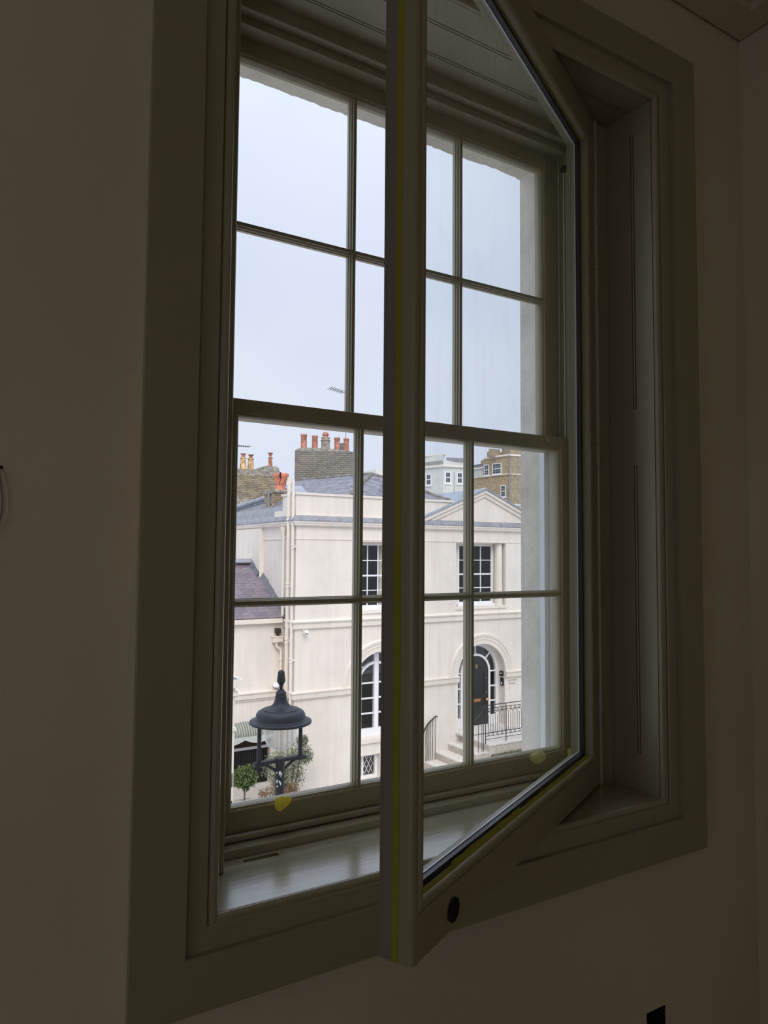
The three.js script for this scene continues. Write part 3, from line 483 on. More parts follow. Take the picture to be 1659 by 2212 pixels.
  // things seen inside: curtains, pale lamp and blinds
  const curtain = (x0, x1, y0, y1, z, seed) => { const n = 40, pts = []; for (let i = 0; i <= n; i++) { const x = x0 + (x1 - x0) * i / n; pts.push([x, z + 0.025 * Math.sin(i * 1.35 + seed) + 0.012 * Math.sin(i * 0.5)]); } return quads(pts.slice(0, -1).map((p, i) => [[p[0], y0, p[1]], [pts[i + 1][0], y0, pts[i + 1][1]], [pts[i + 1][0], y1, pts[i + 1][1]], [p[0], y1, p[1]]])); };
  mesh('curtain', curtain(WINX - 0.96, WINX - 0.42, -5.6, -3.35, FZ - 0.50, 1), M.curtain, house); mesh('curtain', curtain(WINX + 0.50, WINX + 0.96, -5.6, -3.35, FZ - 0.50, 2), M.curtain, house);
  mesh('curtain', curtain(LWX + 0.34, LWX + 0.62, -1.75, 0.18, FZ - 0.55, 4), M.curtain, house);
  mesh('inner_window', [bx(RWX + 0.05, RWX + 0.12, -1.3, -0.55, -20.5, -20.45), bx(RWX + 0.30, RWX + 0.37, -1.3, -0.55, -20.5, -20.45), bx(RWX + 0.12, RWX + 0.30, -1.0, -0.94, -20.5, -20.45)], M.houseWhite, house);
}
// arched door and arched window share their ring of margin panes
function archLights(g, cx, bottom, z, r0, r1, panesFrom, ys, angles) {
  const white = M.houseWhite, q = SPR;
  mesh('frame', [ringSector(cx, q, r1, 1.0, 0, Math.PI, z - 0.10, z, 32), bx(cx - 1.0, cx - r1, bottom, q, z - 0.10, z), bx(cx + r1, cx + 1.0, bottom, q, z - 0.10, z)], white, g);
  mesh('inner_frame', [ringSector(cx, q, r0 - 0.075, r0, 0, Math.PI, z - 0.10, z + 0.015, 32), bx(cx - r0, cx - r0 + 0.075, bottom, q, z - 0.10, z + 0.015), bx(cx + r0 - 0.075, cx + r0, bottom, q, z - 0.10, z + 0.015)], white, g);
  for (const s of [-1, 1]) { const x0 = s < 0 ? cx - r1 : cx + r0, x1 = s < 0 ? cx - r0 : cx + r1;
    mesh('base_panel', bx(x0, x1, bottom, panesFrom, z - 0.08, z - 0.02), white, g);
    const lv = [panesFrom, ...ys, q]; for (const y of [...ys, q]) mesh('glazing_bar', bx(x0, x1, y - 0.022, y + 0.022, z - 0.06, z - 0.01), white, g);
    for (let i = 0; i < lv.length - 1; i++) mesh('pane', sheet(x0, x1, lv[i], lv[i + 1], z - 0.038), M.pane, g); }
  for (const a of angles) { const c = Math.cos(a), s = Math.sin(a), w = 0.02; mesh('glazing_bar', poly([[cx + r0 * c - w * s, q + r0 * s + w * c], [cx + r0 * c + w * s, q + r0 * s - w * c], [cx + r1 * c + w * s, q + r1 * s - w * c], [cx + r1 * c - w * s, q + r1 * s + w * c]], z - 0.06, z - 0.01), white, g); }
  const as = [0, ...angles, Math.PI]; for (let i = 0; i < as.length - 1; i++) mesh('pane', ringSector(cx, q, r0, r1, as[i], as[i + 1], z - 0.042, z - 0.038, 10), M.pane, g);
}
const font = await new FontLoader().loadAsync('fonts/droid/droid_serif_regular.typeface.json');
{
  const z = FZ - 0.34, d = group('front_door', house); d.userData.label = 'glossy black arched front door with white glazed surround';
  archLights(d, DOORX, -5.92, z, 0.63, 0.89, -5.62, [-5.14, -4.64], [Math.PI * 0.25, Math.PI * 0.5, Math.PI * 0.75]);
  mesh('leaf', poly(archPath(DOORX, 0.56, SPR, -5.91), z - 0.06, z - 0.015), M.doorBlack, d);
  mesh('leaf_panel', [poly(rect(DOORX - 0.42, DOORX + 0.42, -4.95, -4.12), z - 0.015, z - 0.002, [rect(DOORX - 0.37, DOORX + 0.37, -4.90, -4.17)]), poly(rect(DOORX - 0.42, DOORX + 0.42, -5.80, -5.22), z - 0.015, z - 0.002, [rect(DOORX - 0.37, DOORX + 0.37, -5.75, -5.27)])], M.doorBlack, d);
  const num = new TextGeometry('8', { font, size: 0.13, depth: 0.012, curveSegments: 6 }); mesh('door_number', num.translate(DOORX - 0.005, -4.00, z - 0.014), M.brass, d);
  mesh('letter_plate', [cbx(DOORX - 0.20, DOORX + 0.22, -5.13, -5.03, z - 0.016, z - 0.004, 0.004), cbx(DOORX - 0.17, DOORX + 0.19, -5.105, -5.055, z - 0.006, z + 0.001, 0.003)], M.copper, d);
  mesh('door_knob', new THREE.SphereGeometry(0.055, 16, 12).translate(DOORX + 0.45, -5.07, z + 0.04), M.copper, d);
  mesh('lock_cylinder', [new THREE.CylinderGeometry(0.025, 0.025, 0.03, 14).rotateX(Math.PI / 2).translate(DOORX + 0.45, -4.83, z), new THREE.CylinderGeometry(0.02, 0.02, 0.03, 14).rotateX(Math.PI / 2).translate(DOORX + 0.45, -4.36, z)], M.steel, d);
  mesh('threshold', bx(DOORX - 1.0, DOORX + 1.0, -5.96, -5.91, FZ - 0.42, FZ), M.step, d);
  const w = group('arched_window', house); w.userData.label = 'white arched French window with cream curtains';
  archLights(w, WINX, -5.75, z, 0.66, 0.92, -5.52, [-5.06, -4.60], [Math.PI * 0.25, Math.PI * 0.75]);
  mesh('meeting_stile', bx(WINX - 0.075, WINX + 0.075, -5.75, SPR + 0.9, z - 0.09, z + 0.02), M.houseWhite, w);
  for (const y of [-5.06, -4.60, SPR]) for (const s of [-1, 1]) mesh('glazing_bar', bx(...(s < 0 ? [WINX - 0.585, WINX - 0.075] : [WINX + 0.075, WINX + 0.585]), y - 0.022, y + 0.022, z - 0.06, z - 0.01), M.houseWhite, w);
  for (const s of [-1, 1]) { const X = s < 0 ? [WINX - 0.585, WINX - 0.075] : [WINX + 0.075, WINX + 0.585], lv = [-5.52, -5.06, -4.60, SPR]; for (let i = 0; i < 3; i++) mesh('pane', sheet(...X, lv[i], lv[i + 1], z - 0.038), M.pane, w); mesh('bottom_rail', bx(...X, -5.75, -5.52, z - 0.09, z + 0.01), M.houseWhite, w);
    mesh('pane', ringSector(WINX, SPR, 0.02, 0.585, s < 0 ? Math.PI * 0.5 + 0.12 : 0, s < 0 ? Math.PI : Math.PI * 0.5 - 0.12, z - 0.042, z - 0.038, 12), M.pane, w); }
  mesh('window_ledge', bx(WINX - 1.06, WINX + 1.06, -5.86, -5.742, FZ - 0.42, FZ + 0.06), M.stuccoTrim, w);
  const g = group('basement_window', house); g.userData.label = 'low window with white folding security grille';
  mesh('frame', [bx(9.95, 10.03, -6.93, -6.22, FZ - 0.24, FZ - 0.16), bx(10.90, 10.99, -6.93, -6.22, FZ - 0.24, FZ - 0.16), bx(10.03, 10.90, -6.29, -6.22, FZ - 0.24, FZ - 0.16), bx(10.03, 10.90, -6.93, -6.87, FZ - 0.24, FZ - 0.16), bx(10.44, 10.50, -6.87, -6.29, FZ - 0.23, FZ - 0.17)], M.houseWhite, g);
  mesh('pane', sheet(10.03, 10.90, -6.87, -6.29, FZ - 0.215), M.pane, g);
  for (let i = 0; i < 6; i++) for (const s of [-1, 1]) { const x = 10.03 + i * 0.145; mesh('grille_bar', rod([s < 0 ? x : x + 0.145, -6.86, FZ - 0.30], [s < 0 ? x + 0.145 : x, -6.575, FZ - 0.30], 0.011, 5), M.houseWhite, g); mesh('grille_bar', rod([s < 0 ? x : x + 0.145, -6.575, FZ - 0.30], [s < 0 ? x + 0.145 : x, -6.30, FZ - 0.30], 0.011, 5), M.houseWhite, g); }
  mesh('dark_window_backing', bx(9.9, 11.0, -6.95, -6.2, FZ - 0.5, FZ - 0.45), M.inside, g);  // dark sheet added for the unlit space behind the pane
  // pipes on the side wall beside the corner
  const pipe = (z, y0, y1, r, bands) => { const x = HX0 - 0.09; const gs = [rod([x, y0, z], [x, y1, z], r, 14)]; for (const y of bands) gs.push(new THREE.CylinderGeometry(r * 1.28, r * 1.28, 0.05, 14).translate(x, y, z), new THREE.CylinderGeometry(r * 1.28, r * 1.28, 0.05, 14).translate(x, y - 0.11, z), bx(x, HX0, y - 0.08, y - 0.03, z - r * 1.5, z + r * 1.5)); return gs; };
  mesh('soil_pipe', pipe(-18.36, GROUND, 2.12, 0.062, [0.98, -1.0, -2.62, -4.6]), M.stuccoTrim, house);
  mesh('drainpipe', pipe(-18.06, GROUND, 2.04, 0.045, [0.12, -1.52, -3.15]), M.stuccoTrim, house);
  mesh('drainpipe', [...pipe(-18.72, -2.0, 0.40, 0.048, []), new THREE.CylinderGeometry(0.11, 0.055, 0.28, 8).translate(HX0 - 0.10, 0.52, -18.74)], M.stuccoTrim, house);
  // bell plates and the painted name
  mesh('bell_plate', [cbx(DOORX + 0.93, DOORX + 0.995, -4.29, -4.13, FZ - 0.22, FZ - 0.05, 0.01)], M.dark, house); mesh('bell_button', new THREE.SphereGeometry(0.025, 12, 8).translate(DOORX + 0.925, -4.20, FZ - 0.12), M.houseWhite, house);
  mesh('entry_phone', cbx(DOORX + 0.955, DOORX + 0.998, -4.62, -4.36, FZ - 0.20, FZ - 0.04, 0.008), M.spacer, house); mesh('entry_phone_key', cbx(DOORX + 0.945, DOORX + 0.956, -4.58, -4.50, FZ - 0.15, FZ - 0.09, 0.003), M.houseWhite, house);
  const slant = new THREE.Matrix4().makeShear(0, 0, 0.28, 0, 0, 0), word = (t, s, x, y) => new TextGeometry(t, { font, size: s, depth: 0.004, curveSegments: 3 }).applyMatrix4(new THREE.Matrix4().set(1, 0.25, 0, 0, 0, 1, 0, 0, 0, 0, 1, 0, 0, 0, 0, 1)).translate(x, y, FZ + 0.001);
  mesh('painted_name', [word('Lowndes', 0.072, 16.04, -4.48), word('Cottage', 0.072, 16.06, -4.585), word('1', 0.085, 16.10, -4.73)], M.plateText, house);
}
// chimney stack with a broken red pot on the side of the house
{
  const s = group('brick_chimney', scene, [8.82, 0.98, -21.3]); tag(s, 'short sooty brick chimney with one cracked bright red pot', 'chimney');
  mesh('stack', bx(-0.30, 0.30, 0, 0.92, -0.35, 0.35), M.brickFarGrey, s);
  mesh('cap', cbx(-0.35, 0.36, 0.86, 1.0, -0.4, 0.4, 0.04), M.cement, s);
  const pot = [[0.20, 0], [0.20, 0.05], [0.185, 0.12], [0.185, 0.34], [0.26, 0.44], [0.27, 0.58], [0.24, 0.60], [0.17, 0.58]].map(([r, y]) => new THREE.Vector2(r, y + 0.98));
  mesh('chimney_pot', new THREE.LatheGeometry(pot, 8).rotateY(0.4).translate(0.12, 0, 0.05).toNonIndexed(), M.terracottaBright, s);
  const zig = [[-0.02, 1.59], [0.0, 1.52], [-0.04, 1.48], [0.02, 1.42], [0.03, 1.34], [-0.01, 1.27], [0.0, 1.15]];
  mesh('crack', zig.slice(0, -1).map((p, i) => rod([p[0], p[1], 0.31 - Math.max(0, 1.45 - p[1]) * 0.4], [zig[i + 1][0], zig[i + 1][1], 0.31 - Math.max(0, 1.45 - zig[i + 1][1]) * 0.4], i < 3 ? 0.022 : 0.008, 5)), M.black, s);
  mesh('vent_pipe', rod([-0.36, 0.2, 0.2], [-0.36, 0.88, 0.2], 0.04, 8), M.lead, s);
}
// ---------------------------------------------------------------- side wing with slate lean-to
{
  const w = group('side_wing'); tag(w, 'low cream side wing with a slate lean-to roof', 'house wing');
  const wz = -18.72, yE = -2.05;
  mesh('front_wall', poly(rect(4.0, HX0, GROUND, yE), wz - 0.3, wz, [[[6.05, GROUND + 0.3], [7.70, GROUND + 0.3], [7.70, -5.35], [7.55, -5.1], [7.3, -4.98], [6.45, -4.98], [6.2, -5.1], [6.05, -5.35]]]), M.stucco, w);
  mesh('string_course', sweep([[HX0 - 0.12, wz], [5.4, wz]], [[0, -4.40], [0.03, -4.39], [0.04, -4.34], [0.09, -4.31], [0.10, -4.20], [0.13, -4.16], [0.13, -4.13], [0, -4.10]].map(([o, y]) => [-o, y]), XZ, { crease: 0.3 }), M.stuccoTrim, w);
  mesh('eaves_fascia', bx(4.0, HX0 - 0.14, -2.17, -2.04, wz, wz + 0.14), M.stuccoTrim, w);
  const y0 = -2.03, z0 = wz + 0.10, y1 = -0.46, z1 = -21.35, L = Math.hypot(y1 - y0, z1 - z0), pitch = Math.atan2(y1 - y0, z0 - z1);
  mesh('roof_deck', slab([4.0, y0 - 0.03, z0], [HX0, y0 - 0.03, z0], [HX0, y1 - 0.03, z1], [4.0, y1 - 0.03, z1], 0.05), M.wood, w);
  const rf = group('slate_roof', w), rows = 10, rh = L / rows, q = rng(5);
  for (let r = 0; r < rows; r++) for (let k = 0; k < 10; k++) {
    const sw = 0.37, x = HX0 - 0.02 - (k + (r % 2) * 0.5) * sw; if (x < 4.2) continue;
    const s = mesh('slate', cbx(-sw / 2 + 0.003, sw / 2 - 0.003, -0.008, 0.006, -rh * 1.12, 0, 0.003), M.slates[Math.floor(q() * 5)], rf);
    s.position.set(x, y0 + 0.012 + rh * r * Math.sin(pitch), z0 - rh * r * Math.cos(pitch)); s.rotation.x = pitch - 0.025 + (q() - 0.5) * 0.008;
  }
  mesh('ridge_lead', slab([4.0, y1 + 0.02, z1 + 0.22], [HX0, y1 + 0.02, z1 + 0.22], [HX0, y1 + 0.14, z1], [4.0, y1 + 0.14, z1], 0.02), M.lead, w);
  const fy = (t) => y0 + (y1 - y0) * t, fz = (t) => z0 + (z1 - z0) * t;
  for (const [a, b, X] of [[0, 0.18, HX0], [0.18, 0.36, HX0], [0.36, 0.54, HX0], [0.54, 0.71, HX0], [0.71, 0.86, HX0 - 0.14], [0.86, 1.0, HX0 - 0.14]]) mesh('step_flashing', slab([X - 0.10, fy(a) + 0.02, fz(a)], [X - 0.012, fy(a) + 0.20, fz(a)], [X - 0.012, fy(b) + 0.16, fz(b)], [X - 0.10, fy(b) + 0.02, fz(b)], 0.012), M.leadDark, w);
  mesh('hopper', [cbx(7.68, 7.98, -2.74, -2.56, wz, wz + 0.18, 0.02), bx(7.66, 8.0, -2.58, -2.55, wz, wz + 0.2)], M.stuccoTrim, w);
  mesh('drainpipe', [tube([[7.80, -2.74, wz + 0.09], [7.80, -2.84, wz + 0.09], [7.84, -2.90, wz + 0.09], [7.91, -2.94, wz + 0.09], [7.94, -3.02, wz + 0.09], [7.94, -3.3, wz + 0.09], [7.93, -5.2, wz + 0.09], [7.93, GROUND, wz + 0.09]], 0.042, 90, 10), new THREE.CylinderGeometry(0.055, 0.055, 0.05, 12).translate(7.94, -3.24, wz + 0.09)], M.stuccoTrim, w);
  mesh('dark_opening_backing', bx(5.9, 7.9, GROUND, -4.9, wz - 0.9, wz - 0.85), M.inside, w);  // dark panel stands for the darkness inside the opening
  mesh('transom', bx(6.05, 7.70, -5.80, -5.74, wz - 0.22, wz - 0.14), M.houseWhite, w);
  const slats = []; for (let i = 0; i < 26; i++) slats.push(bx(6.06 + i * 0.063, 6.06 + i * 0.063 + 0.045, GROUND + 0.3, -5.80, wz - 0.24, wz - 0.19)); mesh('slatted_door', slats, M.dark, w);
}
{
  const a = group('striped_awning', scene, [6.88, -5.0, -18.72]); tag(a, 'grey and white striped canopy with scalloped edge above dark garden door', 'awning');
  const stripes = dataTex(256, 8, (u) => (u * 22 % 1) < 0.5 ? [0.50, 0.51, 0.48] : [0.72, 0.74, 0.70], { srgb: true }), n = 24, pos = [], uv = [], put = (i, j) => { const s = j / 8, x = -0.80 + 1.6 * i / n, a = 0.05 - 0.24 * (x / 0.8) ** 2, z = 0.01 + 0.31 * Math.sin(s * Math.PI / 2); return [[x, a + (-0.30 - a) * s ** 1.4, z], [i / n, s]]; };
  for (let i = 0; i < n; i++) for (let j = 0; j < 8; j++) for (const [p, q] of [[i, j], [i + 1, j], [i + 1, j + 1], [i, j], [i + 1, j + 1], [i, j + 1]]) { const [v, w] = put(p, q); pos.push(...v); uv.push(...w); }
  const g = new THREE.BufferGeometry(); g.setAttribute('position', new THREE.Float32BufferAttribute(pos, 3)); g.setAttribute('uv', new THREE.Float32BufferAttribute(uv, 2)); g.computeVertexNormals(); g.userData.keepUV = true;
  mesh('canopy', g, std(lin(0.8, 0.8, 0.76), 0.95, { map: stripes }), a);
  const top = [], bot = []; for (let i = 0; i <= 40; i++) { const x = -0.80 + 1.6 * i / 40; top.push([x, -0.28]); bot.push([x, -0.40 - 0.11 * Math.abs(Math.sin(i / 40 * Math.PI * 2 + 0.3))]); }
  mesh('valance', poly([...bot, ...top.reverse()], 0.30, 0.315), std(lin(0.56, 0.60, 0.55), 0.95), a);
}
{
  const p = group('stucco_porch', scene, [4.76, GROUND, -15.2]); tag(p, 'edge of a cream porch with moulded cornice at far left', 'porch');
  mesh('pier', bx(-0.9, 0.53, 0, 4.0, -0.5, 0.2), M.stuccoTrim, p); mesh('cornice', [bx(-0.95, 0.60, 3.68, 3.76, -0.55, 0.26), bx(-0.95, 0.66, 3.88, 4.06, -0.6, 0.32), bx(-0.95, 0.57, 2.88, 2.95, -0.55, 0.24)], M.stuccoTrim, p);
  mesh('lead_top', poly([[-0.95, 4.06], [0.62, 4.06], [-0.2, 4.34], [-0.95, 4.34]], -0.5, 0.28), M.leadBlue, p);
  mesh('dark_plaque', [bx(0.2, 0.50, 1.62, 1.92, 0.2, 0.22), bx(0.2, 0.50, 0.55, 1.30, 0.2, 0.22)], M.dark, p);
}
// ---------------------------------------------------------------- steps and railings
{
  const s = group('entrance_steps', scene, [13.86, GROUND, -17.25]); tag(s, 'pale stone steps and terrace up to the black front door', 'steps');
  const g = (x0, x1, y0, y1, z0, z1) => bx(x0 - 13.86, x1 - 13.86, y0 - GROUND, y1 - GROUND, z0 + 17.25, z1 + 17.25);
  const lv = [[13.87 + 0.16, 18.6, -6.02, -16.50], [13.545, 14.05, -6.24, -16.55], [13.06, 13.55, -6.455, -16.40], [12.575, 13.07, -6.67, -16.40], [12.09, 12.58, -6.885, -16.40]];
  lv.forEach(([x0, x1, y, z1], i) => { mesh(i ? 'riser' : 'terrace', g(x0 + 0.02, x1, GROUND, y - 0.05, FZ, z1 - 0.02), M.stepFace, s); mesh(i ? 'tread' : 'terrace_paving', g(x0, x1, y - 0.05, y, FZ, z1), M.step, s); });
  mesh('door_slab', g(13.86, 16.09, -5.99, -5.92, FZ, FZ + 0.38), M.step, s);
  mesh('planting_bed', g(14.12, 18.6, GROUND, -6.33, -16.50, -15.9), M.soil, s);
}
{
  const z = -16.62, r = group('iron_railing', scene, [13.97, -6.02, z]); tag(r, 'black wrought iron railing with circles on the terrace edge', 'railing');
  const P = (x, y) => [x - 13.97, y + 6.02, 0], xe = 18.5;
  for (const y of [-4.834, -4.932, -5.025, -5.69, -5.78, -5.882]) mesh('rail', rod(P(14.0, y), P(xe, y), y > -4.9 ? 0.014 : 0.009, 6), M.iron, r);
  for (let i = 0; i < 6; i++) mesh('post', rod(P(13.985 + i * 0.83, -6.02), P(13.985 + i * 0.83, -4.834), 0.014, 6), M.iron, r);
  const bar = 0.0905; for (let i = 0; i < 49; i++) { const x = 14.107 + i * bar; mesh('bar', rod(P(x, -5.69), P(x, -5.14), 0.0085, 5), M.iron, r);
    if (i % 2 === 0) { mesh('ring', new THREE.TorusGeometry(0.036, 0.0075, 5, 14).translate(...P(x, -4.979)), M.iron, r); mesh('ring', new THREE.TorusGeometry(0.036, 0.0075, 5, 14).translate(...P(x, -5.735)), M.iron, r);
      mesh('scroll', [-1, 1].map((k) => tube([P(x + k * bar, -5.14), P(x + k * bar * 0.85, -5.085), P(x + k * bar * 0.25, -5.06), P(x, -5.025)], 0.007, 8, 4)), M.iron, r); } }
  const n = group('stair_handrail', scene, [13.97, -6.02, z]); tag(n, 'black sloping stair handrail leading up to the terrace railing', 'railing');
  mesh('handrail', tube([P(14.02, -4.834), P(13.96, -4.845), P(13.90, -4.91), P(13.84, -5.02), P(13.60, -5.21), P(13.46, -5.33)], 0.016, 60, 6), M.iron, n);
  [[13.905, -6.24, -4.93], [13.844, -6.24, -5.02], [13.706, -6.24, -5.13]].forEach(([x, a, b]) => mesh('bar', rod(P(x, a), P(x, b), 0.0095, 5), M.iron, n));
  const w = group('curved_handrail', scene, [12.8, -6.67, -17.9]); tag(w, 'short curved black handrail on bars at the foot of the steps', 'railing');
  const Q = (x, y) => [x - 12.8, y + 6.67, 0];
  mesh('handrail', tube([Q(13.06, -5.33), Q(13.02, -5.30), Q(12.86, -5.39), Q(12.73, -5.475), Q(12.58, -5.66), Q(12.42, -5.95)], 0.022, 30, 6), M.iron, w);
  [[12.975, -5.34, -6.67], [12.87, -5.385, -6.67], [12.79, -5.44, -6.67], [12.73, -5.48, -6.67], [12.665, -5.55, -6.67], [12.615, -5.62, -6.67]].forEach(([x, t, b]) => mesh('bar', tube([Q(x + 0.012, t), Q(x - 0.006, t - 0.4), Q(x + 0.006, t - 0.8), Q(x - 0.006, b)], 0.0095, 12, 5), M.iron, w));
}
// ---------------------------------------------------------------- small fittings on the walls
{
  const c = group('security_camera', scene, [8.37, -2.40, FZ]); tag(c, 'white bullet camera under the string course near the corner', 'camera');
  mesh('arm', rod([-0.02, 0.05, 0], [-0.02, 0.03, 0.12], 0.02, 8), M.houseWhite, c); mesh('body', new THREE.CylinderGeometry(0.05, 0.05, 0.17, 14).rotateX(1.25).translate(0, 0, 0.16), M.houseWhite, c); mesh('lens', new THREE.CylinderGeometry(0.025, 0.025, 0.01, 12).rotateX(1.25).translate(0, -0.03, 0.246), M.black, c);
  const d = group('camera_housing', scene, [7.82, -2.55, -18.62]); tag(d, 'black camera on top of the cream rainwater hopper', 'camera');
  mesh('body', [cbx(-0.07, 0.07, 0.09, 0.22, -0.09, 0.13, 0.03), new THREE.CylinderGeometry(0.05, 0.06, 0.05, 14).rotateX(Math.PI / 2).translate(-0.01, 0.15, 0.15)], M.dark, d); mesh('neck', rod([0, 0, 0], [0, 0.1, 0], 0.03, 8), M.dark, d); mesh('bracket', bx(0.06, 0.12, 0.02, 0.12, -0.08, 0.02), M.steel, d);
  const l = group('bulkhead_light', scene, [7.80, -4.0, -18.72]); tag(l, 'small white outdoor light on the wing wall', 'wall light');
  mesh('shade', new THREE.SphereGeometry(0.10, 16, 10, 0, Math.PI * 2, 0, Math.PI / 2).rotateX(0.35).translate(0, 0, 0.12), M.houseWhite, l); mesh('arm', rod([0, 0.02, 0], [0, 0.04, 0.1], 0.03, 8), M.houseWhite, l); mesh('bulb', new THREE.SphereGeometry(0.05, 12, 8).translate(0, -0.03, 0.13), M.stonePot, l);
}
// ---------------------------------------------------------------- chimneys behind
function brickFace(parent, x0, y0, w, h, z, mats, seed) { // single bricks of the face towards the camera
  const q = rng(seed), bw = 0.235, bh = 0.084; let n = 0;
  const full = new THREE.BoxGeometry(bw - 0.014, bh - 0.014, 0.03), half = new THREE.BoxGeometry(bw / 2 - 0.014, bh - 0.014, 0.03);
  for (let r = 0; r * bh < h - 0.01; r++) for (let x = x0, k = 0; x < x0 + w - 0.02; k++) { const b = (k === 0 && r % 2) || x + bw > x0 + w + 0.02 ? bw / 2 : bw; if (x + b > x0 + w + 0.03) break; if (n++ < 300) { const m = mesh('brick', (b === bw ? full : half).clone(), mats[Math.floor(q() * mats.length)], parent); m.position.set(x + b / 2, y0 + (r + 0.5) * bh, z + 0.004 + q() * 0.008); } x += b; }
}
function pot(parent, x, y, z, kind, s = 1) {
  const V = (a) => a.map(([r, h]) => new THREE.Vector2(r * s, h * s));
  if (kind === 'red') { mesh('chimney_pot', new THREE.LatheGeometry(V([[0.13, 0], [0.125, 0.55], [0.14, 0.56], [0.14, 0.63], [0.10, 0.64], [0.095, 0.4]]), 20).translate(x, y, z), M.terracotta, parent); }
  else if (kind === 'stone') { const p = mesh('chimney_pot', new THREE.LatheGeometry(V([[0.21, 0], [0.185, 0.42], [0.22, 0.43], [0.22, 0.47], [0.18, 0.48], [0.175, 0.54], [0.20, 0.55], [0.20, 0.58], [0.10, 0.60]]), 10).translate(x, y, z), M.stonePot, parent); mesh('cowl', [new THREE.CylinderGeometry(0.11 * s, 0.11 * s, 0.12 * s, 14).translate(x, y + 0.65 * s, z), new THREE.SphereGeometry(0.15 * s, 14, 6, 0, Math.PI * 2, 0, Math.PI / 2).translate(x, y + 0.68 * s, z)], M.terracotta, p); }
  else { const mat = kind === 'buff' ? M.buff : kind === 'slim' ? M.terracotta : M.stonePot; const p = mesh('chimney_pot', new THREE.LatheGeometry(V(kind === 'slim' ? [[0.12, 0], [0.10, 0.50], [0.13, 0.51], [0.13, 0.56], [0.09, 0.57]] : [[0.17, 0], [0.13, 0.55], [0.16, 0.56], [0.16, 0.61], [0.12, 0.62]]), 20).translate(x, y, z), mat, parent);
    if (kind !== 'grey') mesh('cowl', [new THREE.CylinderGeometry(0.10 * s, 0.085 * s, 0.14 * s, 14).translate(x, y + 0.69 * s, z), new THREE.CylinderGeometry(0.15 * s, 0.13 * s, 0.035 * s, 14).translate(x, y + 0.78 * s, z)], M.terracotta, p); }
}
{
  const z = -26, s = group('brick_chimney', scene, [11.52, 0, z]); s.rotation.y = -0.415; tag(s, 'wide weathered grey brick chimney with a row of five pots', 'chimney');
  mesh('core', bx(0, 2.45, 0.985, 4.10, -0.9, 0), M.mortar, s);
  brickFace(s, 0, 2.45, 2.45, 1.62, 0, M.greyBricks, 3);
  mesh('flaunching', poly([[0, 4.06], [2.45, 4.06], [2.42, 4.11], [2.2, 4.17], [1.4, 4.23], [0.4, 4.25], [0.12, 4.20], [0.02, 4.14]], -0.9, 0.012), M.cement, s);
  [[0.365, 'red', 0.99, 4.24], [0.83, 'red', 0.95, 4.22], [1.279, 'stone', 0.98, 4.19], [1.768, 'red', 0.92, 4.18], [2.16, 'red', 0.92, 4.15]].forEach(([x, k, c, y]) => pot(s, x, y, -0.4, k, c));
  mesh('flue_cowl', new THREE.CylinderGeometry(0.12, 0.15, 0.42, 10).translate(2.0, 4.36, -0.7), M.lead, s);
  mesh('lead_flashing', slab([-0.1, 2.55, 0.10], [2.5, 2.75, 0.10], [2.5, 2.90, 0.03], [-0.1, 2.70, 0.03], 0.02), M.leadBlue, s);
  const a = group('tv_aerial', scene, [14.31, 3.2, -26.6]); tag(a, 'thin metal TV aerial rising above the five pot chimney', 'aerial');
  mesh('mast', rod([0, 0, -0.2], [0, 4.0, -0.2], 0.022, 6), M.steel, a); mesh('boom', rod([-0.82, 3.94, -0.2], [0.25, 3.77, -0.2], 0.016, 6), M.steel, a);
  for (let i = 0; i < 7; i++) mesh('element', rod([-0.80 + i * 0.11, 3.94 - i * 0.0175, -0.45], [-0.80 + i * 0.11, 3.94 - i * 0.0175, 0.05], 0.014, 5), M.dark, a);
  mesh('reflector', [tube([[0.02, 3.85, -0.2], [0.26, 3.91, -0.2], [0.28, 3.79, -0.2], [0.10, 3.73, -0.2]], 0.016, 20, 5), rod([0.12, 3.77, -0.2], [0.16, 3.57, -0.2], 0.016, 5)], M.dark, a);
}
{
  const z = -30, s = group('brick_chimney', scene, [0, 0, 0]); tag(s, 'yellow stock brick chimney with buff pots behind the cracked red pot', 'chimney');
  mesh('core', bx(9.6, 12.52, GROUND, 3.68, z - 0.9, z), M.mortarPale, s);
  brickFace(s, 9.85, 2.35, 2.67, 1.08, z, M.bricks, 9);
  mesh('flaunching', poly([[9.6, 3.42], [12.52, 3.42], [12.52, 3.60], [12.45, 3.86], [12.3, 3.92], [11.8, 3.90], [11.45, 3.76], [11.3, 3.68], [9.6, 3.68]], z - 0.85, z + 0.02), M.cement, s);
  pot(s, 10.86, 3.68, z - 0.4, 'buff', 0.95); pot(s, 11.23, 3.68, z - 0.4, 'buff', 0.93); pot(s, 12.2, 3.88, z - 0.4, 'slim', 0.88); pot(s, 10.42, 3.62, z - 0.4, 'grey', 0.9);
  const a = group('tv_aerial', scene, [10.2, 3.6, z - 0.5]); tag(a, 'horizontal TV aerial beside the buff chimney pots', 'aerial');
  mesh('mast', rod([-0.25, 0.09, 0], [-0.25, 1.3, 0], 0.02, 6), M.dark, a); mesh('boom', rod([-0.3, 1.21, 0], [0.98, 1.20, 0], 0.012, 5), M.dark, a); for (let i = 0; i < 9; i++) mesh('element', rod([0.1 + i * 0.11, 1.205, -0.22], [0.1 + i * 0.11, 1.205, 0.22], 0.012, 5), M.dark, a);
}
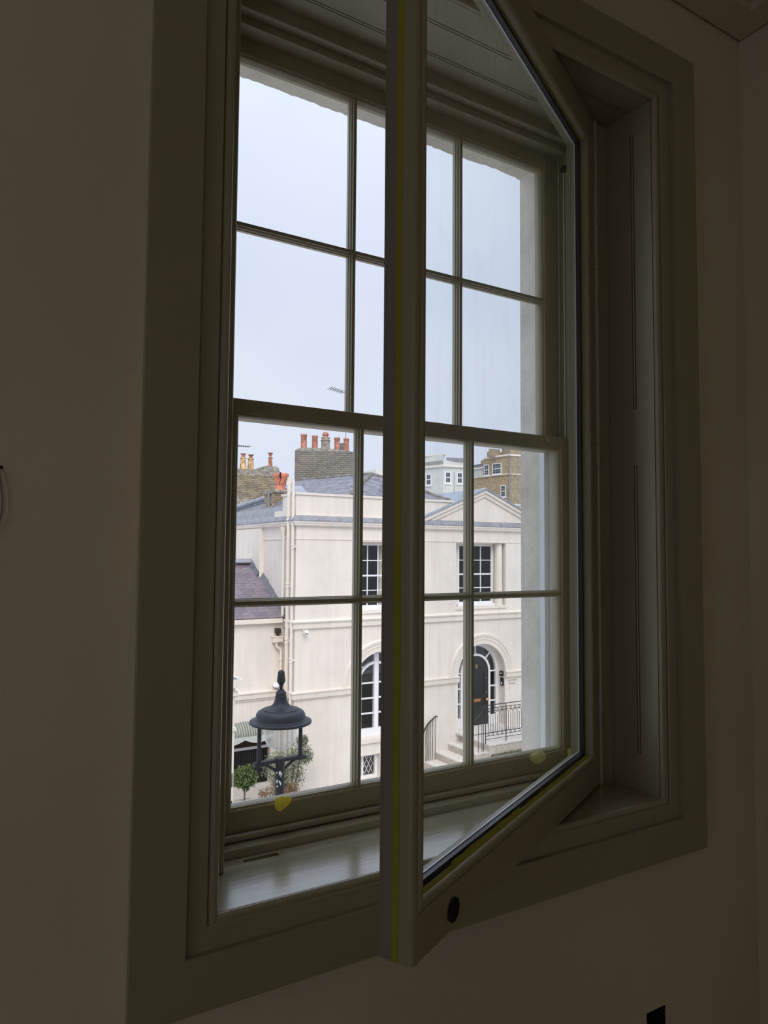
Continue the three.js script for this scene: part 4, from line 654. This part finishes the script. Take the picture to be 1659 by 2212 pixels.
// ---------------------------------------------------------------- buildings in the distance
const far = (x, y, z = -48, k = 1.5) => [EYE.x + k * (x - EYE.x), EYE.y + k * (y - EYE.y), EYE.z + k * (z - EYE.z)];
function prism(foot, y0, y1) { const s = foot.map(([x, z]) => new THREE.Vector2(x, -z)); return new THREE.ExtrudeGeometry(new THREE.Shape(s), { depth: y1 - y0, bevelEnabled: false }).rotateX(-Math.PI / 2).translate(0, y0, 0); }
function farWindow(parent, a, dir, w, h, cols, rows) { // a = lower left corner, dir = unit direction along the wall (x, z), facing the camera
  const g = group('window', parent, a); g.rotation.y = Math.atan2(-dir[1], dir[0]); const f = 0.09;
  mesh('frame', [bx(0, f, 0, h, -0.1, 0.05), bx(w - f, w, 0, h, -0.1, 0.05), bx(f, w - f, 0, f, -0.1, 0.05), bx(f, w - f, h - f, h, -0.1, 0.05), bx(f, w - f, h / 2 - 0.05, h / 2 + 0.05, -0.1, 0.05), bx(-0.1, w + 0.1, -0.16, 0, -0.1, 0.14)], M.houseWhite, g);
  for (let i = 0; i < cols; i++) for (let j = 0; j < rows; j++) mesh('pane', sheet(f + (w - 2 * f) * i / cols + 0.02, f + (w - 2 * f) * (i + 1) / cols - 0.02, f + (h - 2 * f) * j / rows + 0.02, f + (h - 2 * f) * (j + 1) / rows - 0.02, 0.03), M.farGlass, g);
  mesh('glazing_bar', bx(f, w - f, f, h - f, -0.03, 0.015), M.houseWhite, g);
}
M.farGlass = std(lin(0.06, 0.07, 0.085), 0.12);
{
  const s = group('grey_building', scene, [0, 0, 0]); tag(s, 'pale grey rendered building with cornice beyond the pediment, left of the brick one', 'building');
  const K = far(34.82, 7.43), L = far(33.9, 7.43, -51.1), R = far(37.15, 7.43, -47.45), LB = far(36.6, 7, -54), RB = far(39, 7, -52), Y = K[1], foot = [K, R, RB, LB, L].map((p) => [p[0], p[2]]);
  mesh('walls', prism(foot, GROUND, Y), M.greyRender, s);
  const c = [(K[0] + R[0] + RB[0] + LB[0] + L[0]) / 5, (K[2] + R[2] + RB[2] + LB[2] + L[2]) / 5], grow = (k) => foot.map(([x, z]) => [c[0] + (x - c[0]) * k, c[1] + (z - c[1]) * k]);
  mesh('cornice', prism(grow(1.06), Y - 0.28, Y), M.stuccoTrim, s); mesh('blocking', prism(grow(1.0), Y, Y + 0.55), M.greyRender, s);
  const dl = [L[0] - K[0], L[2] - K[2]], ll = Math.hypot(...dl), ul = [dl[0] / ll, dl[1] / ll], dr = [R[0] - K[0], R[2] - K[2]], lr = Math.hypot(...dr), ur = [dr[0] / lr, dr[1] / lr];
  mesh('attic', prism([[K[0], K[2]], [L[0], L[2]], [LB[0], LB[2]], [K[0] + 4, K[2] - 6]], Y, Y + 1.35), M.greyRender, s);
  mesh('attic_cornice', prism([[K[0] + 0.2, K[2] + 0.3], [L[0] - 0.3, L[2]], [LB[0], LB[2]], [K[0] + 4, K[2] - 6]], Y + 1.28, Y + 1.42), M.stuccoTrim, s);
  mesh('roof_railing', [prism([[K[0] + 0.5, K[2] + 0.1], [K[0] + 3.0, K[2] + 1.0], [K[0] + 3.0, K[2] + 0.9], [K[0] + 0.5, K[2]]], Y + 0.5, Y + 0.95)], M.lead, s);
  const on = (d, t, y) => [K[0] + d[0] * t, y, K[2] + d[1] * t];
  farWindow(s, on(ur, 0.28, Y - 2.35), ur, 0.75, 1.45, 2, 2); farWindow(s, on(ur, 1.90, Y - 2.35), ur, 0.75, 1.45, 2, 2); farWindow(s, on(ur, 1.90, Y - 5.4), ur, 0.75, 1.4, 2, 2);
  { const m = [-ul[0], -ul[1]]; farWindow(s, on(ul, 2.75, Y - 2.5), m, 0.8, 1.45, 2, 2); }
  mesh('downpipe', rod(on(ur, 1.50, Y - 0.9), on(ur, 1.50, Y - 5), 0.05, 6), M.lead, s); mesh('string', prism([[K[0], K[2] + 0.06], [R[0], R[2] + 0.06], [R[0], R[2] - 0.1], [K[0], K[2] - 0.1]], Y - 3.72, Y - 3.62), M.lead, s);
}
{
  const s = group('brick_building', scene, [0, 0, 0]); tag(s, 'tall brown brick building with white bands beyond the pediment', 'building');
  const K = far(42.1, 7.1), L = far(41.55, 7.1, -54.5), R = far(50, 7.1, -47), u = [(L[0] - K[0]), (L[2] - K[2])], ul = Math.hypot(...u), d = [u[0] / ul, u[1] / ul], m = [-d[0], -d[1]], on = (t, y, o = 0) => [K[0] + d[0] * t - o, y, K[2] + d[1] * t];
  const F = (y) => far(42, y)[1], YT = F(8.78);
  const L2 = far(41.82, 7.1, -51.2);
  mesh('walls', prism([[K[0], K[2]], [R[0], R[2]], [R[0] + 2, R[2] - 12], [L2[0] + 1, L2[2] - 2], [L2[0], L2[2]]], GROUND, YT), M.brickFar, s);
  mesh('lower_wall', prism([[L2[0], L2[2]], [L2[0] + 3, L2[2]], [L[0] + 3, L[2]], [L[0], L[2]]], GROUND, F(7.06)), M.brickFar, s);
  mesh('tower', prism([[K[0] + 0.1, K[2] + 0.02], [R[0], R[2] + 0.05], [R[0], R[2] - 5], [K[0] + 0.6, K[2] - 2.2]], GROUND, F(9.9)), M.brickFarGrey, s);
  for (const [a, b, q] of [[YT - 0.05, YT + 0.2, L2], [F(7.06), F(7.14), L]]) mesh('band', [prism([[K[0] - 0.14, K[2] + 0.1], [R[0], R[2] + 0.14], [R[0], R[2]], [K[0], K[2]]], a, b), prism([[K[0] - 0.14, K[2] + 0.1], [K[0], K[2]], [q[0], q[2]], [q[0] - 0.14, q[2]]], a, b)], M.stuccoTrim, s);
  mesh('chimney', [bx(K[0] - 1.2, K[0] + 0.8, YT, YT + 0.75, K[2] - 3.2, K[2] - 2.4), ...[0, 1, 2, 3, 4].map((i) => new THREE.CylinderGeometry(0.14, 0.16, 0.45, 8).translate(K[0] - 1.0 + i * 0.4, YT + 0.95, K[2] - 2.8))], M.brickFarGrey, s);
  farWindow(s, on(3.1, F(7.2), 0.06), m, 1.7, 1.5, 3, 4); farWindow(s, on(4.75, F(7.2), 0.06), m, 0.95, 1.5, 2, 4);
  farWindow(s, on(1.5, F(5.05), 0.06), m, 0.9, 1.6, 2, 4); farWindow(s, on(5.4, F(5.05), 0.06), m, 1.0, 1.5, 2, 4);
  mesh('downpipe', rod(on(-0.15, F(4.0), 0.1), on(-0.15, YT, 0.1), 0.09, 8), M.lead, s);
  mesh('pale_gable', prism([[L2[0] + 0.35, L2[2] - 0.2], [L2[0] + 5, L2[2] - 0.2], [L[0] + 5, L[2] - 2], [L[0] + 0.3, L[2] - 2]], F(7.0), F(7.95)), M.greyRender, s);
  mesh('gable_cornice', prism([[L2[0] + 0.1, L2[2] - 0.15], [L2[0] + 1, L2[2] - 0.15], [L[0] + 1, L[2] - 2], [L[0] + 0.05, L[2] - 2]], F(7.95), F(8.08)), M.stuccoTrim, s);
  mesh('mansard', prism([[L2[0] + 0.5, L2[2] - 0.3], [L2[0] + 5, L2[2] - 0.3], [L[0] + 5, L[2] - 2], [L[0] + 0.4, L[2] - 2]], F(8.08), F(8.42)), M.leadDark, s);
}
{
  const s = group('pale_building', scene, [0, 0, 0]); tag(s, 'sliver of pale parapets just above the slate roof ridge', 'building');
  const a = far(27.6, 6.0), y = far(27.6, 6.18)[1]; mesh('walls', bx(a[0], a[0] + 5, GROUND, y, a[2] - 5, a[2]), M.greyRender, s); mesh('parapet', bx(a[0] + 1.2, a[0] + 4, y, y + 0.7, a[2] - 4, a[2] - 0.5), M.greyRender, s); mesh('cornice', bx(a[0] - 0.2, a[0] + 5.2, y - 0.2, y, a[2], a[2] + 0.2), M.greyRender, s);
}
// ---------------------------------------------------------------- street lamp
{
  const LX = 2.512, LZ = -5.70, l = group('street_lamp', scene, [LX, GROUND, LZ]); tag(l, 'black street lamp with domed hood and clear glass bowl', 'street lamp');
  const u = 0.000625, yTop = -1.285 - GROUND, V = (a) => a.map(([r, y]) => new THREE.Vector2(Math.max(0.0001, r * u), yTop - (y - 140) * u));
  mesh('finial', new THREE.LatheGeometry(V([[0, 140], [30, 148], [60, 182], [58, 230], [65, 236], [73, 320], [60, 346], [46, 362], [36, 380], [26, 420], [25, 446], [0, 450]]), 8).toNonIndexed(), M.lampBlack, l);
  mesh('hood', new THREE.LatheGeometry(V([[0, 452], [54, 455], [56, 486], [78, 490], [84, 520], [84, 552], [94, 556], [96, 568], [92, 574], [97, 610], [108, 650], [130, 690], [165, 720], [215, 742], [262, 755], [290, 762], [290, 774], [330, 784], [368, 806], [392, 842], [402, 885], [404, 915], [412, 930], [450, 940], [492, 948], [500, 956], [500, 985], [490, 990], [300, 975]]), 48), M.lampBlack, l);
  const bowl = [[262, 990], [268, 1060], [270, 1120]]; for (let i = 0; i <= 14; i++) { const a = i / 14 * Math.PI / 2; bowl.push([270 * Math.cos(a), 1150 + 270 * Math.sin(a)]); }
  mesh('glass_bowl', new THREE.LatheGeometry(V(bowl), 40), M.bowl, l);
  mesh('inner_reflector', new THREE.LatheGeometry(V([[0, 985], [230, 990], [250, 1010]]), 30), M.houseWhite, l);
  const ax = [0.2 * 0.858 + 0.144 * 0.512, 0.2 * 0.513 - 0.144 * 0.857], ln = Math.hypot(...ax), e = [ax[0] / ln, ax[1] / ln], Rr = 0.232, y0 = yTop - (1585 - 140) * u, yb = yTop - (985 - 140) * u;
  for (const s of [-1, 1]) { const px = e[0] * Rr * s, pz = e[1] * Rr * s; mesh('support', new THREE.CylinderGeometry(0.020, 0.022, yb - y0 + 0.03, 12).translate(px, (yb + y0) / 2, pz), M.lampBlack, l);
    const arm = mesh('arm', [bx(0.02, Rr + 0.04, -0.012, 0.020, -0.026, 0.026), tube([[0.04, -0.10, 0], [0.10, -0.055, 0], [0.16, -0.02, 0], [Rr, -0.012, 0]], 0.014, 20, 8), cbx(Rr - 0.035, Rr + 0.06, -0.022, 0.012, -0.034, 0.034, 0.008)], M.lampBlack, l); arm.position.set(0, y0, 0); arm.rotation.y = Math.atan2(-e[1] * s, e[0] * s); }
  mesh('post_cap', new THREE.CylinderGeometry(0.050, 0.052, 0.035, 24).translate(0, y0 + 0.010, 0), M.lampBlack, l);
  mesh('post', new THREE.CylinderGeometry(0.047, 0.062, y0, 24).translate(0, y0 / 2, 0), M.lampBlack, l);
  const q = rng(77); for (let i = 0; i < 9; i++) { const a = 1.15 + (q() - 0.5) * 1.1 + 0.9, y = y0 - 0.10 - q() * 0.16, r = 0.0495, m = mesh('paint_fleck', new THREE.IcosahedronGeometry(0.008, 1).scale(0.5 + q(), 1 + q() * 2.2, 0.25), M.houseWhite, l); m.position.set(r * Math.cos(a), y, r * Math.sin(a)); m.rotation.y = Math.PI / 2 - a; m.rotation.z = q() - 0.5; }
}
// ---------------------------------------------------------------- plants
function leaves(parent, name, n, seed, place, size, mat) {
  const s = new THREE.Shape(); s.moveTo(0, -0.5); s.quadraticCurveTo(0.32, 0, 0, 0.5); s.quadraticCurveTo(-0.32, 0, 0, -0.5);
  const g = new THREE.ShapeGeometry(s, 3); const im = new THREE.InstancedMesh(g, mat, n), q = rng(seed), d = new THREE.Object3D(), c = new THREE.Color();
  for (let i = 0; i < n; i++) { d.position.set(...place(q)); d.rotation.set(q() * 6.3, q() * 6.3, q() * 6.3); const k = size * (0.7 + 0.6 * q()); d.scale.set(k, k, k); d.updateMatrix(); im.setMatrixAt(i, d.matrix); const t = 0.6 + 0.9 * q(); im.setColorAt(i, c.setRGB(t * (0.9 + 0.3 * q()), t, t * (0.7 + 0.4 * q()))); }
  im.name = name; im.userData.kind = 'stuff'; im.castShadow = im.receiveShadow = true; parent.add(im); return im;
}
const ball = (R, sy = 1, cy = 0) => (q) => { for (;;) { const x = q() * 2 - 1, y = q() * 2 - 1, z = q() * 2 - 1, r = Math.hypot(x, y, z); if (r > 1 || r < 0.45) continue; const k = R * (0.9 + 0.2 * Math.sin(x * 9) * Math.cos(y * 7 + z * 5)); return [x * k, cy + y * k * sy, z * k]; } };
{
  const t = group('topiary_tree', scene, [6.37, GROUND, -17.2]); tag(t, 'small round clipped bay tree on a stem at lower left', 'tree');
  mesh('trunk', rod([0, 0, 0], [0.01, 1.05, 0], 0.022, 8), M.bark, t); leaves(t, 'foliage', 1500, 3, ball(0.36, 0.92, 1.08), 0.11, M.leaf);
  mesh('planter', cbx(-0.25, 0.25, 0, 0.45, -0.25, 0.25, 0.02), M.stepFace, t);
  const b = group('feathery_shrub', scene, [7.45, GROUND, -17.1]); tag(b, 'grey green feathery shrub against the cream wall behind the lamp', 'shrub');
  const lobes = [[0.0, 1.35, 0, 0.48], [-0.32, 1.30, 0.1, 0.34], [0.38, 1.52, 0.05, 0.36], [0.62, 1.42, 0, 0.22], [0.25, 0.95, 0, 0.36], [-0.15, 0.9, 0.1, 0.30], [0.52, 1.85, 0, 0.16], [0.1, 0.5, 0, 0.24]];
  leaves(b, 'foliage', 6500, 5, (q) => { const L = lobes[Math.floor(q() * lobes.length)], r = L[3] * Math.cbrt(q()) * (0.75 + 0.5 * q()), a = q() * 6.283, c = q() * 2 - 1, s = Math.sqrt(1 - c * c); return [L[0] + r * s * Math.cos(a), L[1] + r * c, L[2] + r * s * Math.sin(a) * 0.7]; }, 0.068, M.leafPale);
  for (const [x, y] of [[-0.05, 1.3], [0.3, 1.4], [0.5, 1.7]]) mesh('stem', tube([[0.15, 0, 0], [0.15 + (x - 0.15) * 0.4, 0.5, 0], [x, y, 0]], 0.024, 12, 6), M.bark, b);
  const p = group('low_bed_plants', scene, [7.05, GROUND, -16.5]); tag(p, 'low reddish plants in a bed at the foot of the wall', 'plants');
  leaves(p, 'foliage', 900, 8, (q) => [(q() - 0.5) * 1.1, 0.72 + q() * 0.26 * (1 - Math.abs(q() - 0.5)), (q() - 0.5) * 0.3], 0.06, M.leafRed); mesh('bed_wall', cbx(-2.0, 0.9, 0, 0.62, -0.3, 0.25, 0.02), M.stepFace, p);
  const h = group('trough_plants', scene, [15.6, GROUND, -16.1]); tag(h, 'dark low planting below the iron terrace railing', 'plants');
  leaves(h, 'foliage', 900, 12, (q) => [(q() - 0.35) * 3.6, 0.77 + q() * 0.10, -0.12 + (q() - 0.5) * 0.40], 0.055, M.leaf);
}

scene.traverse((o) => { if (o.isMesh && o.material === M.pane) o.castShadow = false; });
renderer.render(scene, camera);
